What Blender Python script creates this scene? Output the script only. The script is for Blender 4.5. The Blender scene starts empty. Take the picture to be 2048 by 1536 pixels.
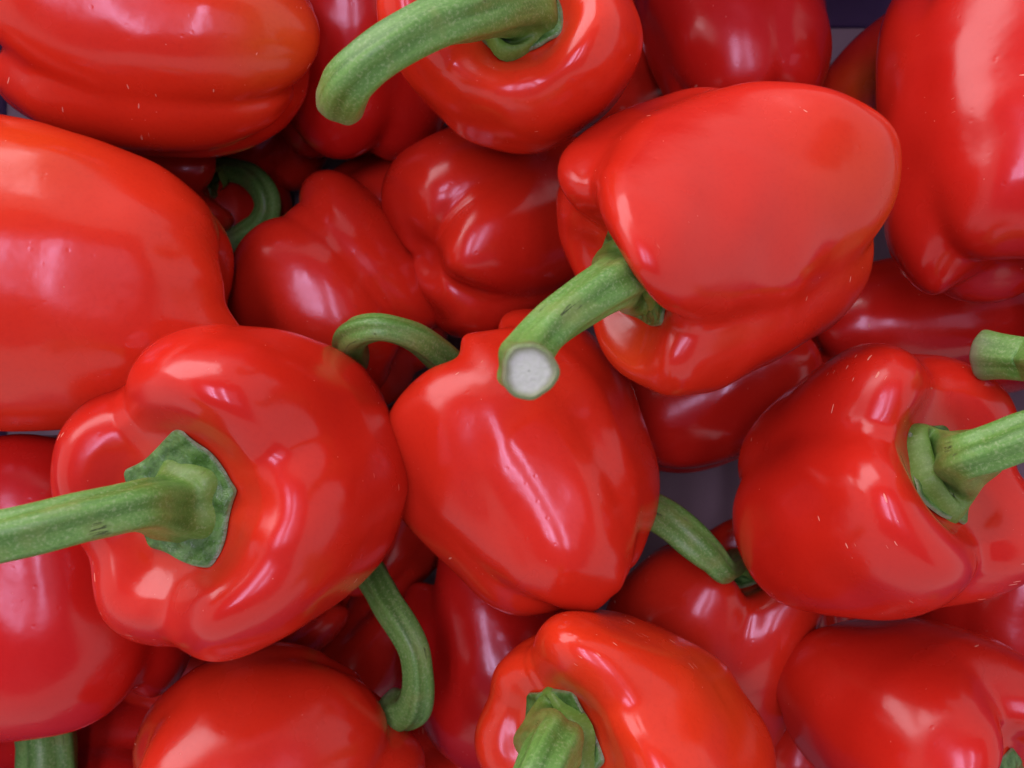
import bpy, math
import numpy as np
from math import radians, sin, cos, pi
sc = bpy.context.scene
COL = sc.collection
# ------------------------------------------------------------------ camera, light, exposure
MM = .001
cam = bpy.data.objects.new('camera', bpy.data.cameras.new('camera'))
COL.objects.link(cam)
cam.location = (0, 0, .331)
cam.data.sensor_width = 36
cam.data.lens = 36 * 231 / 260
cam.data.clip_start = .01; cam.data.clip_end = 50
cam.data.dof.use_dof = True; cam.data.dof.focus_distance = .205; cam.data.dof.aperture_fstop = 20
sc.camera = cam
world = bpy.data.worlds.new('World'); sc.world = world; world.use_nodes = True
bg = world.node_tree.nodes['Background']
bg.inputs['Color'].default_value = (1.0, .90, 1.0, 1); bg.inputs['Strength'].default_value = .74
sc.view_settings.view_transform = 'Standard'; sc.view_settings.look = 'None'; sc.view_settings.gamma = 1
sc.view_settings.exposure = .10
sc.cycles.diffuse_bounces = 1; sc.cycles.glossy_bounces = 2; sc.cycles.max_bounces = 4
def area(name, loc, target, sx, sy, power, color):
    l = bpy.data.lights.new(name, 'AREA'); l.shape = 'RECTANGLE'; l.size = sx; l.size_y = sy; l.energy = power; l.color = color
    o = bpy.data.objects.new(name, l); COL.objects.link(o)
    o.location = loc
    d = np.array(target, float) - np.array(loc, float)
    from mathutils import Vector
    o.rotation_euler = Vector(d).to_track_quat('-Z', 'Y').to_euler()
    return o

for x, w, pw in ((-.32, .36, .9), (.12, .34, .5), (.55, .30, .6)):
    area('skylight_pane', (x, .12, 1.5), (x, .12, 0), w, .8, pw, (.90, .72, 1.0))
for x, w, pw in ((-.36, .04, 2.6), (-.20, .06, 4.2), (.20, .05, 3.5)):
    area('lamp_tube', (x, .16, 1.46), (x, .16, 0), w, .8, pw, (.78, .60, 1.0))
area('stall_opening', (-.90, 1.35, .72), (0, 0, .1), 2.1, 1.0, 28, (1.0, .88, .93))

# ------------------------------------------------------------------ materials
def mat(name):
    m = bpy.data.materials.new(name); m.use_nodes = True
    nt = m.node_tree; b = nt.nodes['Principled BSDF']
    def N(t, **kw):
        n = nt.nodes.new(t)
        for k, v in kw.items():
            if k in n.inputs: n.inputs[k].default_value = v
            else: setattr(n, k, v)
        return n
    def L(a, ao, b_, bi): nt.links.new(a.outputs[ao], b_.inputs[bi])
    def math_(op, a, b_=None, clamp=False):
        n = nt.nodes.new('ShaderNodeMath'); n.operation = op; n.use_clamp = clamp
        for i, v in enumerate((a, b_)):
            if v is None: continue
            if isinstance(v, (int, float)): n.inputs[i].default_value = v
            else: nt.links.new(v, n.inputs[i])
        return n.outputs[0]
    def mix(f, a, b_):
        n = nt.nodes.new('ShaderNodeMix'); n.data_type = 'RGBA'
        for i, v in ((0, f), (6, a), (7, b_)):
            if isinstance(v, (int, float)): n.inputs[i].default_value = v
            elif isinstance(v, tuple): n.inputs[i].default_value = (*v, 1)
            else: nt.links.new(v, n.inputs[i])
        return n.outputs[2]
    def ramp(v, lo, hi):
        n = nt.nodes.new('ShaderNodeMapRange'); n.interpolation_type = 'SMOOTHSTEP'
        nt.links.new(v, n.inputs[0]); n.inputs[1].default_value = lo; n.inputs[2].default_value = hi
        return n.outputs[0]
    return m, nt, b, N, L, math_, mix, ramp

def skin():
    m, nt, b, N, L, M, mix, ramp = mat('red_pepper_skin')
    tc = N('ShaderNodeTexCoord'); uv = N('ShaderNodeUVMap', uv_map='UVMap'); oi = N('ShaderNodeObjectInfo')
    big = N('ShaderNodeTexNoise', Scale=26., Detail=3.); L(tc, 'Object', big, 'Vector')
    fine = N('ShaderNodeTexNoise', Scale=900., Detail=2.); L(tc, 'Object', fine, 'Vector')
    at = N('ShaderNodeAttribute', attribute_name='tint')
    base = mix(ramp(big.outputs[0], .35, .7), (.52, .0115, .0064), (.62, .0180, .0068))
    wm = N('ShaderNodeAttribute', attribute_name='warm')
    base = mix(wm.outputs['Fac'], mix(.55, base, (.46, .0075, .0075)), mix(.6, base, (.78, .052, .011)))
    tv = M('MULTIPLY', at.outputs['Fac'], M('ADD', .6, M('MULTIPLY', big.outputs[0], .8)), True)
    base = mix(tv, base, (.58, .085, .008))
    base = mix(M('MULTIPLY', ramp(fine.outputs[0], .45, .75), .10), base, (.36, .004, .004))
    # scuffs: short pale corky streaks in loose clusters
    mp = N('ShaderNodeMapping'); mp.inputs['Scale'].default_value = (12, 66, 1); mp.inputs['Rotation'].default_value = (0, 0, .25); L(uv, 'UV', mp, 'Vector')
    wob = N('ShaderNodeTexNoise', Scale=9., Detail=2.); L(uv, 'UV', wob, 'Vector')
    va = N('ShaderNodeVectorMath', operation='ADD'); L(mp, 'Vector', va, 0); L(wob, 'Color', va, 1)
    vo = N('ShaderNodeTexVoronoi', Scale=1.); L(va, 'Vector', vo, 'Vector')
    cl = N('ShaderNodeTexNoise', Scale=55., Detail=1.); L(tc, 'Object', cl, 'Vector')
    sep = N('ShaderNodeSeparateColor'); L(vo, 'Color', sep, 0)
    sf = N('ShaderNodeAttribute', attribute_name='scuff')
    pick = M('MULTIPLY', M('LESS_THAN', sep.outputs[0], M('MULTIPLY', sf.outputs['Fac'], .45)), ramp(cl.outputs[0], .53, .58))
    edge = M('ADD', M('MULTIPLY', sep.outputs[1], .15), .04)
    streak = M('MULTIPLY', pick, M('LESS_THAN', vo.outputs['Distance'], edge))
    mp2 = N('ShaderNodeMapping'); mp2.inputs['Scale'].default_value = (34, 34, 1); L(uv, 'UV', mp2, 'Vector')
    v2 = N('ShaderNodeTexVoronoi', Scale=1.); L(mp2, 'Vector', v2, 'Vector')
    s2 = N('ShaderNodeSeparateColor'); L(v2, 'Color', s2, 0)
    dot = M('MULTIPLY', M('GREATER_THAN', s2.outputs[0], .84), M('LESS_THAN', v2.outputs['Distance'], M('ADD', .025, M('MULTIPLY', s2.outputs[1], .055))))
    mark = M('MAXIMUM', streak, M('MULTIPLY', dot, .38), True)
    base = mix(M('MULTIPLY', mark, .85), base, (.80, .33, .20))
    nt.links.new(base, b.inputs['Base Color'])
    rn = N('ShaderNodeTexNoise', Scale=60., Detail=4.); L(tc, 'Object', rn, 'Vector')
    rough = M('ADD', .155, M('MULTIPLY', ramp(rn.outputs[0], .3, .8), .16))
    rough = M('ADD', rough, M('MULTIPLY', mark, .35), True)
    nt.links.new(rough, b.inputs['Roughness'])
    b.inputs['IOR'].default_value = 1.46
    b.inputs['Subsurface Weight'].default_value = .10
    b.inputs['Subsurface Radius'].default_value = (1., .18, .10); b.inputs['Subsurface Scale'].default_value = .004
    # relief: slow dents, orange peel, pores, corky marks
    pore = N('ShaderNodeTexVoronoi', Scale=420.); L(tc, 'Object', pore, 'Vector')
    sp = N('ShaderNodeSeparateColor'); L(pore, 'Color', sp, 0)
    pit = M('MULTIPLY', M('GREATER_THAN', sp.outputs[0], .72), M('SUBTRACT', 1., ramp(pore.outputs['Distance'], .05, .28)))
    dent = N('ShaderNodeTexNoise', Scale=75., Detail=3.); L(tc, 'Object', dent, 'Vector')
    h = M('ADD', M('MULTIPLY', dent.outputs[0], .42), M('MULTIPLY', fine.outputs[0], .010))
    h = M('SUBTRACT', h, M('MULTIPLY', pit, .035))
    h = M('ADD', h, M('MULTIPLY', mark, .05))
    bp = N('ShaderNodeBump'); bp.inputs['Distance'].default_value = .001; bp.inputs['Strength'].default_value = .55
    nt.links.new(h, bp.inputs['Height']); L(bp, 'Normal', b, 'Normal')
    return m
SKIN = skin()
def stemmat():
    m, nt, b, N, L, M, mix, ramp = mat('green_stem')
    uv = N('ShaderNodeUVMap', uv_map='UVMap'); tc = N('ShaderNodeTexCoord')
    mp = N('ShaderNodeMapping'); mp.inputs['Scale'].default_value = (30, 2.5, 1); L(uv, 'UV', mp, 'Vector')
    fib = N('ShaderNodeTexNoise', Scale=1., Detail=5., Roughness=.6); L(mp, 'Vector', fib, 'Vector')
    sp = N('ShaderNodeTexNoise', Scale=1500., Detail=3., Roughness=.7); L(tc, 'Object', sp, 'Vector')
    big = N('ShaderNodeTexNoise', Scale=110., Detail=4.); L(tc, 'Object', big, 'Vector')
    age = N('ShaderNodeAttribute', attribute_name='age'); low = N('ShaderNodeAttribute', attribute_name='low')
    c = mix(ramp(fib.outputs[0], .3, .7), (.060, .180, .022), (.150, .350, .065))
    c = mix(M('MULTIPLY', ramp(sp.outputs[0], .5, .68), .38), c, (.36, .50, .22))
    c = mix(M('MULTIPLY', ramp(sp.outputs[0], .46, .30), .35), c, (.030, .085, .020))
    c = mix(M('MULTIPLY', ramp(big.outputs[0], .5, .75), .45), c, (.23, .29, .07))
    c = mix(M('MULTIPLY', low.outputs['Fac'], .5), c, (.16, .28, .028))
    c = mix(M('MULTIPLY', M('POWER', age.outputs['Fac'], 3.), M('ADD', .25, M('MULTIPLY', ramp(big.outputs[0], .35, .6), .65))), c, (.19, .19, .10))
    mp2 = N('ShaderNodeMapping'); mp2.inputs['Scale'].default_value = (42, 3.2, 1); L(uv, 'UV', mp2, 'Vector')
    cr = N('ShaderNodeTexNoise', Scale=1., Detail=6.); L(mp2, 'Vector', cr, 'Vector')
    crack = M('MULTIPLY', M('SUBTRACT', 1., ramp(M('ABSOLUTE', M('SUBTRACT', cr.outputs[0], .5)), .0, .012)), ramp(big.outputs[0], .62, .68))
    c = mix(M('MULTIPLY', crack, .8), c, (.020, .028, .012))
    nt.links.new(c, b.inputs['Base Color'])
    b.inputs['Roughness'].default_value = .42; b.inputs['IOR'].default_value = 1.42
    b.inputs['Subsurface Weight'].default_value = .08; b.inputs['Subsurface Radius'].default_value = (.5, 1., .3); b.inputs['Subsurface Scale'].default_value = .002
    h = M('ADD', M('MULTIPLY', fib.outputs[0], .16), M('MULTIPLY', sp.outputs[0], .07))
    h = M('SUBTRACT', h, M('MULTIPLY', crack, .25))
    bp = N('ShaderNodeBump'); bp.inputs['Distance'].default_value = .001; bp.inputs['Strength'].default_value = .8
    nt.links.new(h, bp.inputs['Height']); L(bp, 'Normal', b, 'Normal')
    return m
STEM = stemmat()
def calyxmat():
    m, nt, b, N, L, M, mix, ramp = mat('green_calyx')
    tc = N('ShaderNodeTexCoord'); rim = N('ShaderNodeAttribute', attribute_name='rim')
    n1 = N('ShaderNodeTexNoise', Scale=330., Detail=4.); L(tc, 'Object', n1, 'Vector')
    n2 = N('ShaderNodeTexNoise', Scale=1400., Detail=3.); L(tc, 'Object', n2, 'Vector')
    v = N('ShaderNodeTexVoronoi', Scale=260., feature='SMOOTH_F1'); L(tc, 'Object', v, 'Vector')
    c = mix(ramp(n1.outputs[0], .35, .65), (.045, .135, .018), (.105, .25, .05))
    c = mix(M('MULTIPLY', ramp(n2.outputs[0], .55, .75), .35), c, (.16, .28, .14))
    c = mix(M('MULTIPLY', ramp(rim.outputs['Fac'], .90, .97), .7), c, (.20, .22, .10))
    nt.links.new(c, b.inputs['Base Color'])
    b.inputs['Roughness'].default_value = .36
    h = M('ADD', M('MULTIPLY', v.outputs['Distance'], -1.2), M('MULTIPLY', n1.outputs[0], .7)); h = M('ADD', h, M('MULTIPLY', n2.outputs[0], .15))
    bp = N('ShaderNodeBump'); bp.inputs['Distance'].default_value = .0016; bp.inputs['Strength'].default_value = .9
    nt.links.new(h, bp.inputs['Height']); L(bp, 'Normal', b, 'Normal')
    return m
CALYX = calyxmat()
def pithmat():
    m, nt, b, N, L, M, mix, ramp = mat('pale_cut_pith')
    tc = N('ShaderNodeTexCoord'); rad = N('ShaderNodeAttribute', attribute_name='rad')
    n = N('ShaderNodeTexNoise', Scale=1300., Detail=4.); L(tc, 'Object', n, 'Vector')
    g = N('ShaderNodeTexNoise', Scale=320., Detail=3.); L(tc, 'Object', g, 'Vector')
    c = mix(ramp(n.outputs[0], .3, .7), (.43, .53, .36), (.47, .56, .41))
    c = mix(M('MULTIPLY', ramp(M('ADD', rad.outputs['Fac'], M('MULTIPLY', g.outputs[0], .3)), .72, 1.0), .9), c, (.20, .24, .11))
    nt.links.new(c, b.inputs['Base Color']); b.inputs['Roughness'].default_value = .55
    bp = N('ShaderNodeBump'); bp.inputs['Distance'].default_value = .0008; bp.inputs['Strength'].default_value = .3
    L(n, 'Fac', bp, 'Height'); L(bp, 'Normal', b, 'Normal')
    return m
PITH = pithmat()
def board(name, c1, c2):
    m, nt, b, N, L, M, mix, ramp = mat(name)
    tc = N('ShaderNodeTexCoord')
    n = N('ShaderNodeTexNoise', Scale=40., Detail=6.); L(tc, 'Object', n, 'Vector')
    f = N('ShaderNodeTexNoise', Scale=1200., Detail=3.); L(tc, 'Object', f, 'Vector')
    c = mix(M('ADD', M('MULTIPLY', n.outputs[0], .6), M('MULTIPLY', f.outputs[0], .4)), c1, c2)
    nt.links.new(c, b.inputs['Base Color']); b.inputs['Roughness'].default_value = .55
    bp = N('ShaderNodeBump'); bp.inputs['Distance'].default_value = .0004; bp.inputs['Strength'].default_value = .4
    L(f, 'Fac', bp, 'Height'); L(bp, 'Normal', b, 'Normal')
    return m
BASE = board('greyish_cardboard', (.22, .165, .15), (.30, .225, .205))
WALL = board('violet_cardboard', (.16, .10, .26), (.22, .15, .34))
GROUND = board('market_ground', (.20, .19, .18), (.28, .27, .25))

# ------------------------------------------------------------------ mesh helpers
def mesh_obj(name, V, F, m, parent=None, uv=None, attr=None, smooth=True):
    me = bpy.data.meshes.new(name)
    V = np.asarray(V, np.float32) * MM
    F = np.asarray(F, np.int32); k = F.shape[1]
    me.vertices.add(len(V)); me.vertices.foreach_set('co', V.ravel())
    me.loops.add(F.size); me.loops.foreach_set('vertex_index', F.ravel())
    me.polygons.add(len(F)); me.polygons.foreach_set('loop_start', np.arange(0, F.size, k, dtype=np.int32))
    me.update(calc_edges=True)
    if uv is not None:
        l = me.uv_layers.new(name='UVMap'); l.data.foreach_set('uv', np.asarray(uv, np.float32)[F.ravel() if uv.shape[0] == len(V) else slice(None)].ravel())
    if attr is not None:
        for n, a in attr.items():
            at = me.attributes.new(n, 'FLOAT', 'POINT'); at.data.foreach_set('value', np.asarray(a, np.float32))
    me.polygons.foreach_set('use_smooth', np.full(len(F), smooth))
    me.materials.append(m); me.validate(); me.update()
    o = bpy.data.objects.new(name, me); COL.objects.link(o)
    if parent: o.parent = parent
    return o
def tag(o, label, cat, group=None):
    o['label'] = label; o['category'] = cat
    if group: o['group'] = group
def thing(name, label, cat, loc, group=None):
    o = bpy.data.objects.new(name, None); COL.objects.link(o); o.empty_display_size = .01
    o.location = np.asarray(loc) * MM; tag(o, label, cat, group); return o
def grid_faces(nt, nu, wrap=True):
    a = np.arange(nt - 1)[:, None] * nu; j = np.arange(nu if wrap else nu - 1)[None, :]; j2 = (j + 1) % nu
    return np.stack([a + j, a + j2, a + nu + j2, a + nu + j], -1).reshape(-1, 4)
def catmull(pts, n):
    """even samples along a Catmull-Rom curve"""
    p = np.asarray(pts, float)
    q = np.vstack([2 * p[0] - p[1], p, 2 * p[-1] - p[-2]])
    out = []
    for i in range(1, len(q) - 2):
        t = np.linspace(0, 1, 24, endpoint=False)[:, None]
        a, b, c, d = q[i - 1], q[i], q[i + 1], q[i + 2]
        out.append(0.5 * (2 * b + (c - a) * t + (2 * a - 5 * b + 4 * c - d) * t ** 2 + (3 * b - a - 3 * c + d) * t ** 3))
    c = np.vstack(out + [p[-1:]])
    s = np.r_[0, np.cumsum(np.linalg.norm(np.diff(c[:, :2] if c.shape[1] == 2 else c[:, :3], axis=0), axis=1))]
    x = np.linspace(0, s[-1], n)
    return np.stack([np.interp(x, s, c[:, k]) for k in range(c.shape[1])], 1)
LOBE = [(0, .70), (.15, .685), (.28, .685), (.375, .73), (.45, .84), (.54, .965), (.66, 1.02), (.81, .935), (.92, .75), (.985, .5), (1.0, .2),
        (.985, -.15), (.93, -.48), (.83, -.76), (.68, -.95), (.52, -1.02), (.36, -1.0), (.22, -.93), (.10, -.86), (0, -.845)]
GROOVE = [(0, .70), (.15, .68), (.28, .672), (.37, .68), (.445, .70), (.52, .715), (.60, .71), (.69, .65), (.77, .5), (.82, .3), (.845, .08),
          (.835, -.2), (.78, -.48), (.68, -.68), (.55, -.81), (.42, -.87), (.30, -.89), (.19, -.885), (.09, -.855), (0, -.845)]
def spline_par(pts, n):
    """both profiles share the control index as parameter, so they blend point for point"""
    p = np.asarray(pts, float)
    q = np.vstack([2 * p[0] - p[1], p, 2 * p[-1] - p[-2]])
    L = np.asarray(LOBE, float)
    s = np.r_[0, np.cumsum(np.linalg.norm(np.diff(L, axis=0), axis=1))]
    x = np.interp(np.linspace(0, s[-1], n), s, np.arange(len(L)))
    i = np.minimum(x.astype(int), len(p) - 2); t = (x - i)[:, None]
    a, b, c, d = q[i], q[i + 1], q[i + 2], q[i + 3]
    return 0.5 * (2 * b + (c - a) * t + (2 * a - 5 * b + 4 * c - d) * t ** 2 + (3 * b - a - 3 * c + d) * t ** 3)
def frame(az, el):
    az, el = radians(az), radians(el)
    a = np.array([cos(el) * cos(az), cos(el) * sin(az), sin(el)])
    e1 = np.array([-sin(el) * cos(az), -sin(el) * sin(az), cos(el)])
    return a, e1, np.cross(a, e1)
def bspline(x):
    """cubic B-spline weights of the 4 neighbours"""
    i = np.floor(x).astype(int); f = x - i
    w = np.stack([(1 - f) ** 3, 3 * f ** 3 - 6 * f ** 2 + 4, -3 * f ** 3 + 3 * f ** 2 + 3 * f + 1, f ** 3], -1) / 6
    return i, w
NL = 7
def lattice_rows(xy, h):
    """weights of the NL x NL sculpting lattice, h = half size"""
    g = (np.clip(xy / h, -.999, .999) + 1) / 2 * (NL - 3)
    W = np.zeros((len(xy), NL * NL)); r = np.arange(len(xy))
    ix, wx = bspline(g[:, 0]); iy, wy = bspline(g[:, 1])
    for a in range(4):
        for b in range(4):
            np.add.at(W, (r, (ix + a) * NL + iy + b), wx[:, a] * wy[:, b])
    return W
def pepper_grid(p, nu, nt):
    """flesh of one pepper: (nt, nu, 3) points in mm round its own centre, world axes, before sculpting"""
    R, H = p['R'], p['L'] / 2
    G = np.radians(np.array(p['g'], float)); n = len(G)
    u = np.linspace(0, 2 * pi, nu, endpoint=False)
    PL, PG = spline_par(LOBE, nt), spline_par(GROOVE, nt)
    t = np.linspace(0, 1, nt)
    k = np.zeros(nu, int); s = np.zeros(nu)
    for i in range(n):
        w = (G[(i + 1) % n] - G[i]) % (2 * pi)
        d = (u - G[i]) % (2 * pi)
        m = d < w
        k[m] = i; s[m] = d[m] / w
    edge = np.minimum(s, 1 - s) * 2                                   # 0 in a groove, 1 at a lobe's middle
    gs = np.array(p.get('gs', [1] * n), float)
    gt, gm, gb = (p.get(a + 'l', [p.get(a, v)] * n) for a, v in (('gt', 1.), ('gm', .6), ('gb', .9)))
    sharp = p.get('sharp', .11)
    up = np.interp(t, [0, .22, .48, 1], [1, 1, 0, 0])[:, None]
    B = np.ones((nt, nu))
    for i in range(n):                                                # every groove fades out smoothly to both sides
        e = np.abs((u - G[i] + pi) % (2 * pi) - pi)
        sh = sharp * p.get('soft', [1] * n)[i]
        crease = np.exp(-(np.sqrt(e ** 2 + sh ** 2) - sh) / p.get('gw', .33))
        valley = np.exp(-(np.sqrt(e ** 2 + .02) - .1414) / .55 - (e / .55) ** 2)
        k_ = gs[i] * np.interp(t, [0, .12, .3, .5, .75, .92, 1], [1, 1.1, gt[i], gm[i], gb[i], gb[i], gb[i]])[:, None]
        B *= 1 - np.clip(k_ * (valley[None] * up + crease[None] * (1 - up)), 0, .98)
    B = (1 - B)[..., None]
    def per(name, default):
        v = np.array(p.get(name, [default] * n), float)
        prev, nxt = v[(k - 1) % n], v[(k + 1) % n]
        b = .25 * (1 + np.cos(pi * edge))
        o = np.where(s < .5, prev, nxt)
        return v[k] * (1 - b) + o * b
    rs, top, bot = per('rs', 1.), per('top', 0.), per('bot', 0.)
    w_ = np.interp(t, [0, .17, .27], [1, 1, 0])                       # depth of the stem hollow
    for Q in (PL, PG): Q[:, 1] = 1.02 - (1.02 - Q[:, 1]) * (1 - (1 - p.get('deep', 1.)) * w_)
    prof = PL[:, None, :] * (1 - B) + PG[:, None, :] * B
    rho, z = prof[..., 0], prof[..., 1]
    rim = np.clip((rho - .2) / .35, 0, 1); rim = rim * rim * (3 - 2 * rim)
    rho = rho * (1 + (rs[None, :] - 1) * rim)
    z = z + top[None, :] * rim * np.clip((z + .1) / .8, 0, 1) + bot[None, :] * rim * np.clip((-z - .1) / .8, 0, 1)
    rho = rho * (1 + p.get('blunt', 0.) * np.exp(-((z + .78) / .34) ** 2))
    tp = p.get('tap', 0.)
    rho = rho * (1 + tp * np.clip(z, -1.1, 1.1) - .1 * abs(tp))
    rng = np.random.RandomState(p.get('seed', 1))
    for m in range(1, 5):                                             # slow irregularities of the flesh
        for q in range(1, 4):
            a, b, c = rng.randn(), rng.rand() * 6.3, rng.rand() * 6.3
            rho = rho * (1 + p.get('lump', .009) * a / (m + q) * 2 * np.sin(m * u + b)[None, :] * np.sin(q * pi * t + c)[:, None] * rim)
    rho = R * rho; z = H * z
    a, e1, e2 = frame(p['az'], p['el'])
    cu, su = np.cos(u)[None, :, None], np.sin(u)[None, :, None]
    P = rho[..., None] * (cu * e1 + su * e2) + z[..., None] * a
    b1, b2 = p.get('bend', (0, 0))
    P = P + ((z / H) ** 2 - .4)[..., None] * (b1 * R * e1 + b2 * R * e2)
    return P
def dents(P, seed, amp):
    """shallow uneven dents along the normals, a centimetre or two apart"""
    n = np.cross(np.roll(P, -1, 1) - np.roll(P, 1, 1), np.gradient(P, axis=0))
    n = n / (np.linalg.norm(n, axis=2)[..., None] + 1e-9)
    n[0] = n[3].mean(0) / np.linalg.norm(n[3].mean(0)); n[-1] = n[-4].mean(0) / np.linalg.norm(n[-4].mean(0))
    rng = np.random.RandomState(seed + 77); f = np.zeros(P.shape[:2])
    for i in range(16):
        w = rng.randn(3); w *= 2 * pi / rng.uniform(13, 34) / np.linalg.norm(w)
        f += np.sin(P @ w + rng.rand() * 6.3 + 1.2 * np.sin(P @ (rng.randn(3) * .08))) * rng.uniform(.4, 1) / np.linalg.norm(w) / .3
    return P + n * (amp * f / 4)[..., None]
def sculpt(P, lat, h):
    """push the flesh sideways with the lattice"""
    S = P.shape; Q = P.reshape(-1, 3).copy()
    Q[:, :2] += lattice_rows(Q[:, :2], h) @ lat
    return Q.reshape(S)

def cross_section_tube(path, n, m, seed=0, ribs=5, rib=.085):
    """stem: swept tube with soft ribs; rows are rings"""
    c = catmull(path, n); r = c[:, 3]; p = c[:, :3]
    s0 = np.r_[0, np.cumsum(np.linalg.norm(np.diff(p, axis=0), axis=1))]
    r = r * (1 + .22 * np.exp(-(s0 / 4.5) ** 2))
    T = np.gradient(p, axis=0); T /= np.linalg.norm(T, axis=1)[:, None]
    x = np.cross(T[0], [0, 0, 1.]); x = x / (np.linalg.norm(x) + 1e-9) if np.linalg.norm(x) > .1 else np.array([1., 0, 0])
    ph = np.linspace(0, 2 * pi, m, endpoint=False); rows = []; X = []
    rng = np.random.RandomState(seed); o = rng.rand(8) * 6.28
    s = np.r_[0, np.cumsum(np.linalg.norm(np.diff(p, axis=0), axis=1))]
    for i in range(n):
        x = x - T[i] * (x @ T[i]); x = x / np.linalg.norm(x); y = np.cross(T[i], x)
        rb = rib * (1 - .75 * max(0, 1 - (s[-1] - s[i]) / 8)); k = 1 + rb * np.cos(ribs * ph + o[0] + .02 * s[i]) + .5 * rib * np.cos(3 * ph + o[1] + .05 * s[i]) + .02 * np.sin(s[i] * .35 + o[2] + ph) + .012 * np.sin(9 * ph + o[3] + .1 * s[i])
        rows.append(p[i] + r[i] * k[:, None] * (np.cos(ph)[:, None] * x + np.sin(ph)[:, None] * y)); X.append((x, y))
    return np.array(rows), p, T, X, s, r
def build_pepper(d):
    """an Empty in the crate with fruit_body, calyx and stem (> cut_end) as its parts"""
    C = np.array(d['c']); nu, nt = d.get('res', (144, 100))
    G = dents(sculpt(pepper_grid(d, nu, nt), np.array(d['lat']), d['h']), d['seed'], d.get('dent', .032))
    root = thing('bell_pepper', d['label'], 'bell pepper', C, GROUP)
    arc = np.cumsum(np.r_[np.zeros((1, nu)), np.linalg.norm(np.diff(G, axis=0), axis=2)], 0)
    uu = np.arange(nu + 1) / nu * 2 * pi * d['R']
    F = grid_faces(nt, nu)
    am = arc.mean(1)
    ui = (F % nu); ti = F // nu
    fx = np.where((ui == 0) & (np.array([0, 1, 1, 0])[None, :] == 1), nu, ui)
    uv = np.stack([uu[fx] * .01, am[ti] * .01], -1).reshape(-1, 2)
    flat = G.reshape(-1, 3)
    tint = np.zeros(len(flat))
    for (x, y, z, r, a) in d.get('tints', []):
        tint = np.maximum(tint, a * np.exp(-((flat - np.array([x, y, z])) ** 2).sum(1) / r ** 2))
    e = np.repeat(arc, 1, 0).reshape(-1)
    tint = np.maximum(tint, .55 * np.exp(-(e / (.33 * d['R'])) ** 2))          # paler, more orange skin in the stem hollow
    body = mesh_obj('fruit_body', flat, F[:, ::-1] if d['flip'] else F, SKIN, root, uv, {'tint': tint, 'warm': np.full(len(flat), d.get('warm', .4)), 'scuff': np.full(len(flat), d.get('scuff', .25))})
    # calyx: five-pointed cap lying in the hollow
    nr = 12; th = np.arange(nu) / nu * 2 * pi
    rng = np.random.RandomState(d['seed'] + 5); pts = rng.uniform(.86, 1.14, 8)
    rc = d.get('calyx', .30) * d['R']; q = d.get('points', 5)
    f = ((th + d.get('cphi', 0)) % (2 * pi / q)) - pi / q
    rim = rc * (cos(pi / q) / np.cos(f)) ** .62 * (1 + .05 * np.sin(2 * th + rng.rand() * 6) + .05 * np.sin(3 * th + rng.rand() * 6)) * (1 + .10 * (np.abs(f) * q / pi) ** 4)
    ph_ = ((th + d.get('cphi', 0)) % (2 * pi)) / (2 * pi) * q
    rim = rim * np.interp(ph_, np.arange(q + 1), np.r_[pts[:q], pts[0]])
    for _ in range(2): rim = .5 * rim + .25 * (np.roll(rim, 1) + np.roll(rim, -1))
    dv = np.gradient(G, axis=0); du = np.roll(G, -1, 1) - np.roll(G, 1, 1)
    nr_ = np.cross(du, dv); nr_ /= np.linalg.norm(nr_, axis=2)[..., None] + 1e-12
    if d['flip']: nr_ = -nr_
    a, e1, e2 = frame(d['az'], d['el'])
    if nr_[3, :].mean(0) @ a < 0: nr_ = -nr_
    rows = []
    for k in range(nr):
        fr = k / (nr - 1)
        row = np.zeros((nu, 3))
        for j in range(nu):
            t = np.interp(rim[j] * fr, arc[:, j], np.arange(nt))
            i = min(int(t), nt - 2); w = t - i
            nn = nr_[max(i, 2), j] * (1 - w) + nr_[max(i + 1, 2), j] * w
            lift = 1.15 + .22 * sin(5 * th[j] + 3 * fr) * fr + .35 * sin(9 * th[j] - 5 * fr + 1) * fr * (1 - fr) * 2 + 1.9 * (1 - fr) ** 3 + .3 * sin(4 * th[j] + 7 * fr + 2) * sin(7 * th[j] - 11 * fr) * min(1, 3 * fr)
            row[j] = G[i, j] * (1 - w) + G[i + 1, j] * w + nn * lift * (.45 + .016 * d['R'])
        rows.append(row)
    under = rows[-1] - nr_[min(nt - 1, 12)] * .9
    rows.append(under)
    CV = np.array(rows)
    # smooth sideways so that the cap does not copy every crease
    hgt = CV @ a
    sm = hgt.copy()
    for _ in range(40): sm = .5 * sm + .25 * (np.roll(sm, 1, 1) + np.roll(sm, -1, 1))
    CV = CV + ((sm - hgt) * .75)[..., None] * a
    cuv = np.stack([np.cos(th)[None] * np.linspace(0, 1, nr + 1)[:, None], np.sin(th)[None] * np.linspace(0, 1, nr + 1)[:, None]], -1).reshape(-1, 2) * rc * .01
    if d.get('has_calyx', True):
        mesh_obj('calyx', CV.reshape(-1, 3), grid_faces(nr + 1, nu), CALYX, root, cuv, {'rim': np.repeat(np.linspace(0, 1, nr + 1), nu)})
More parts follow.
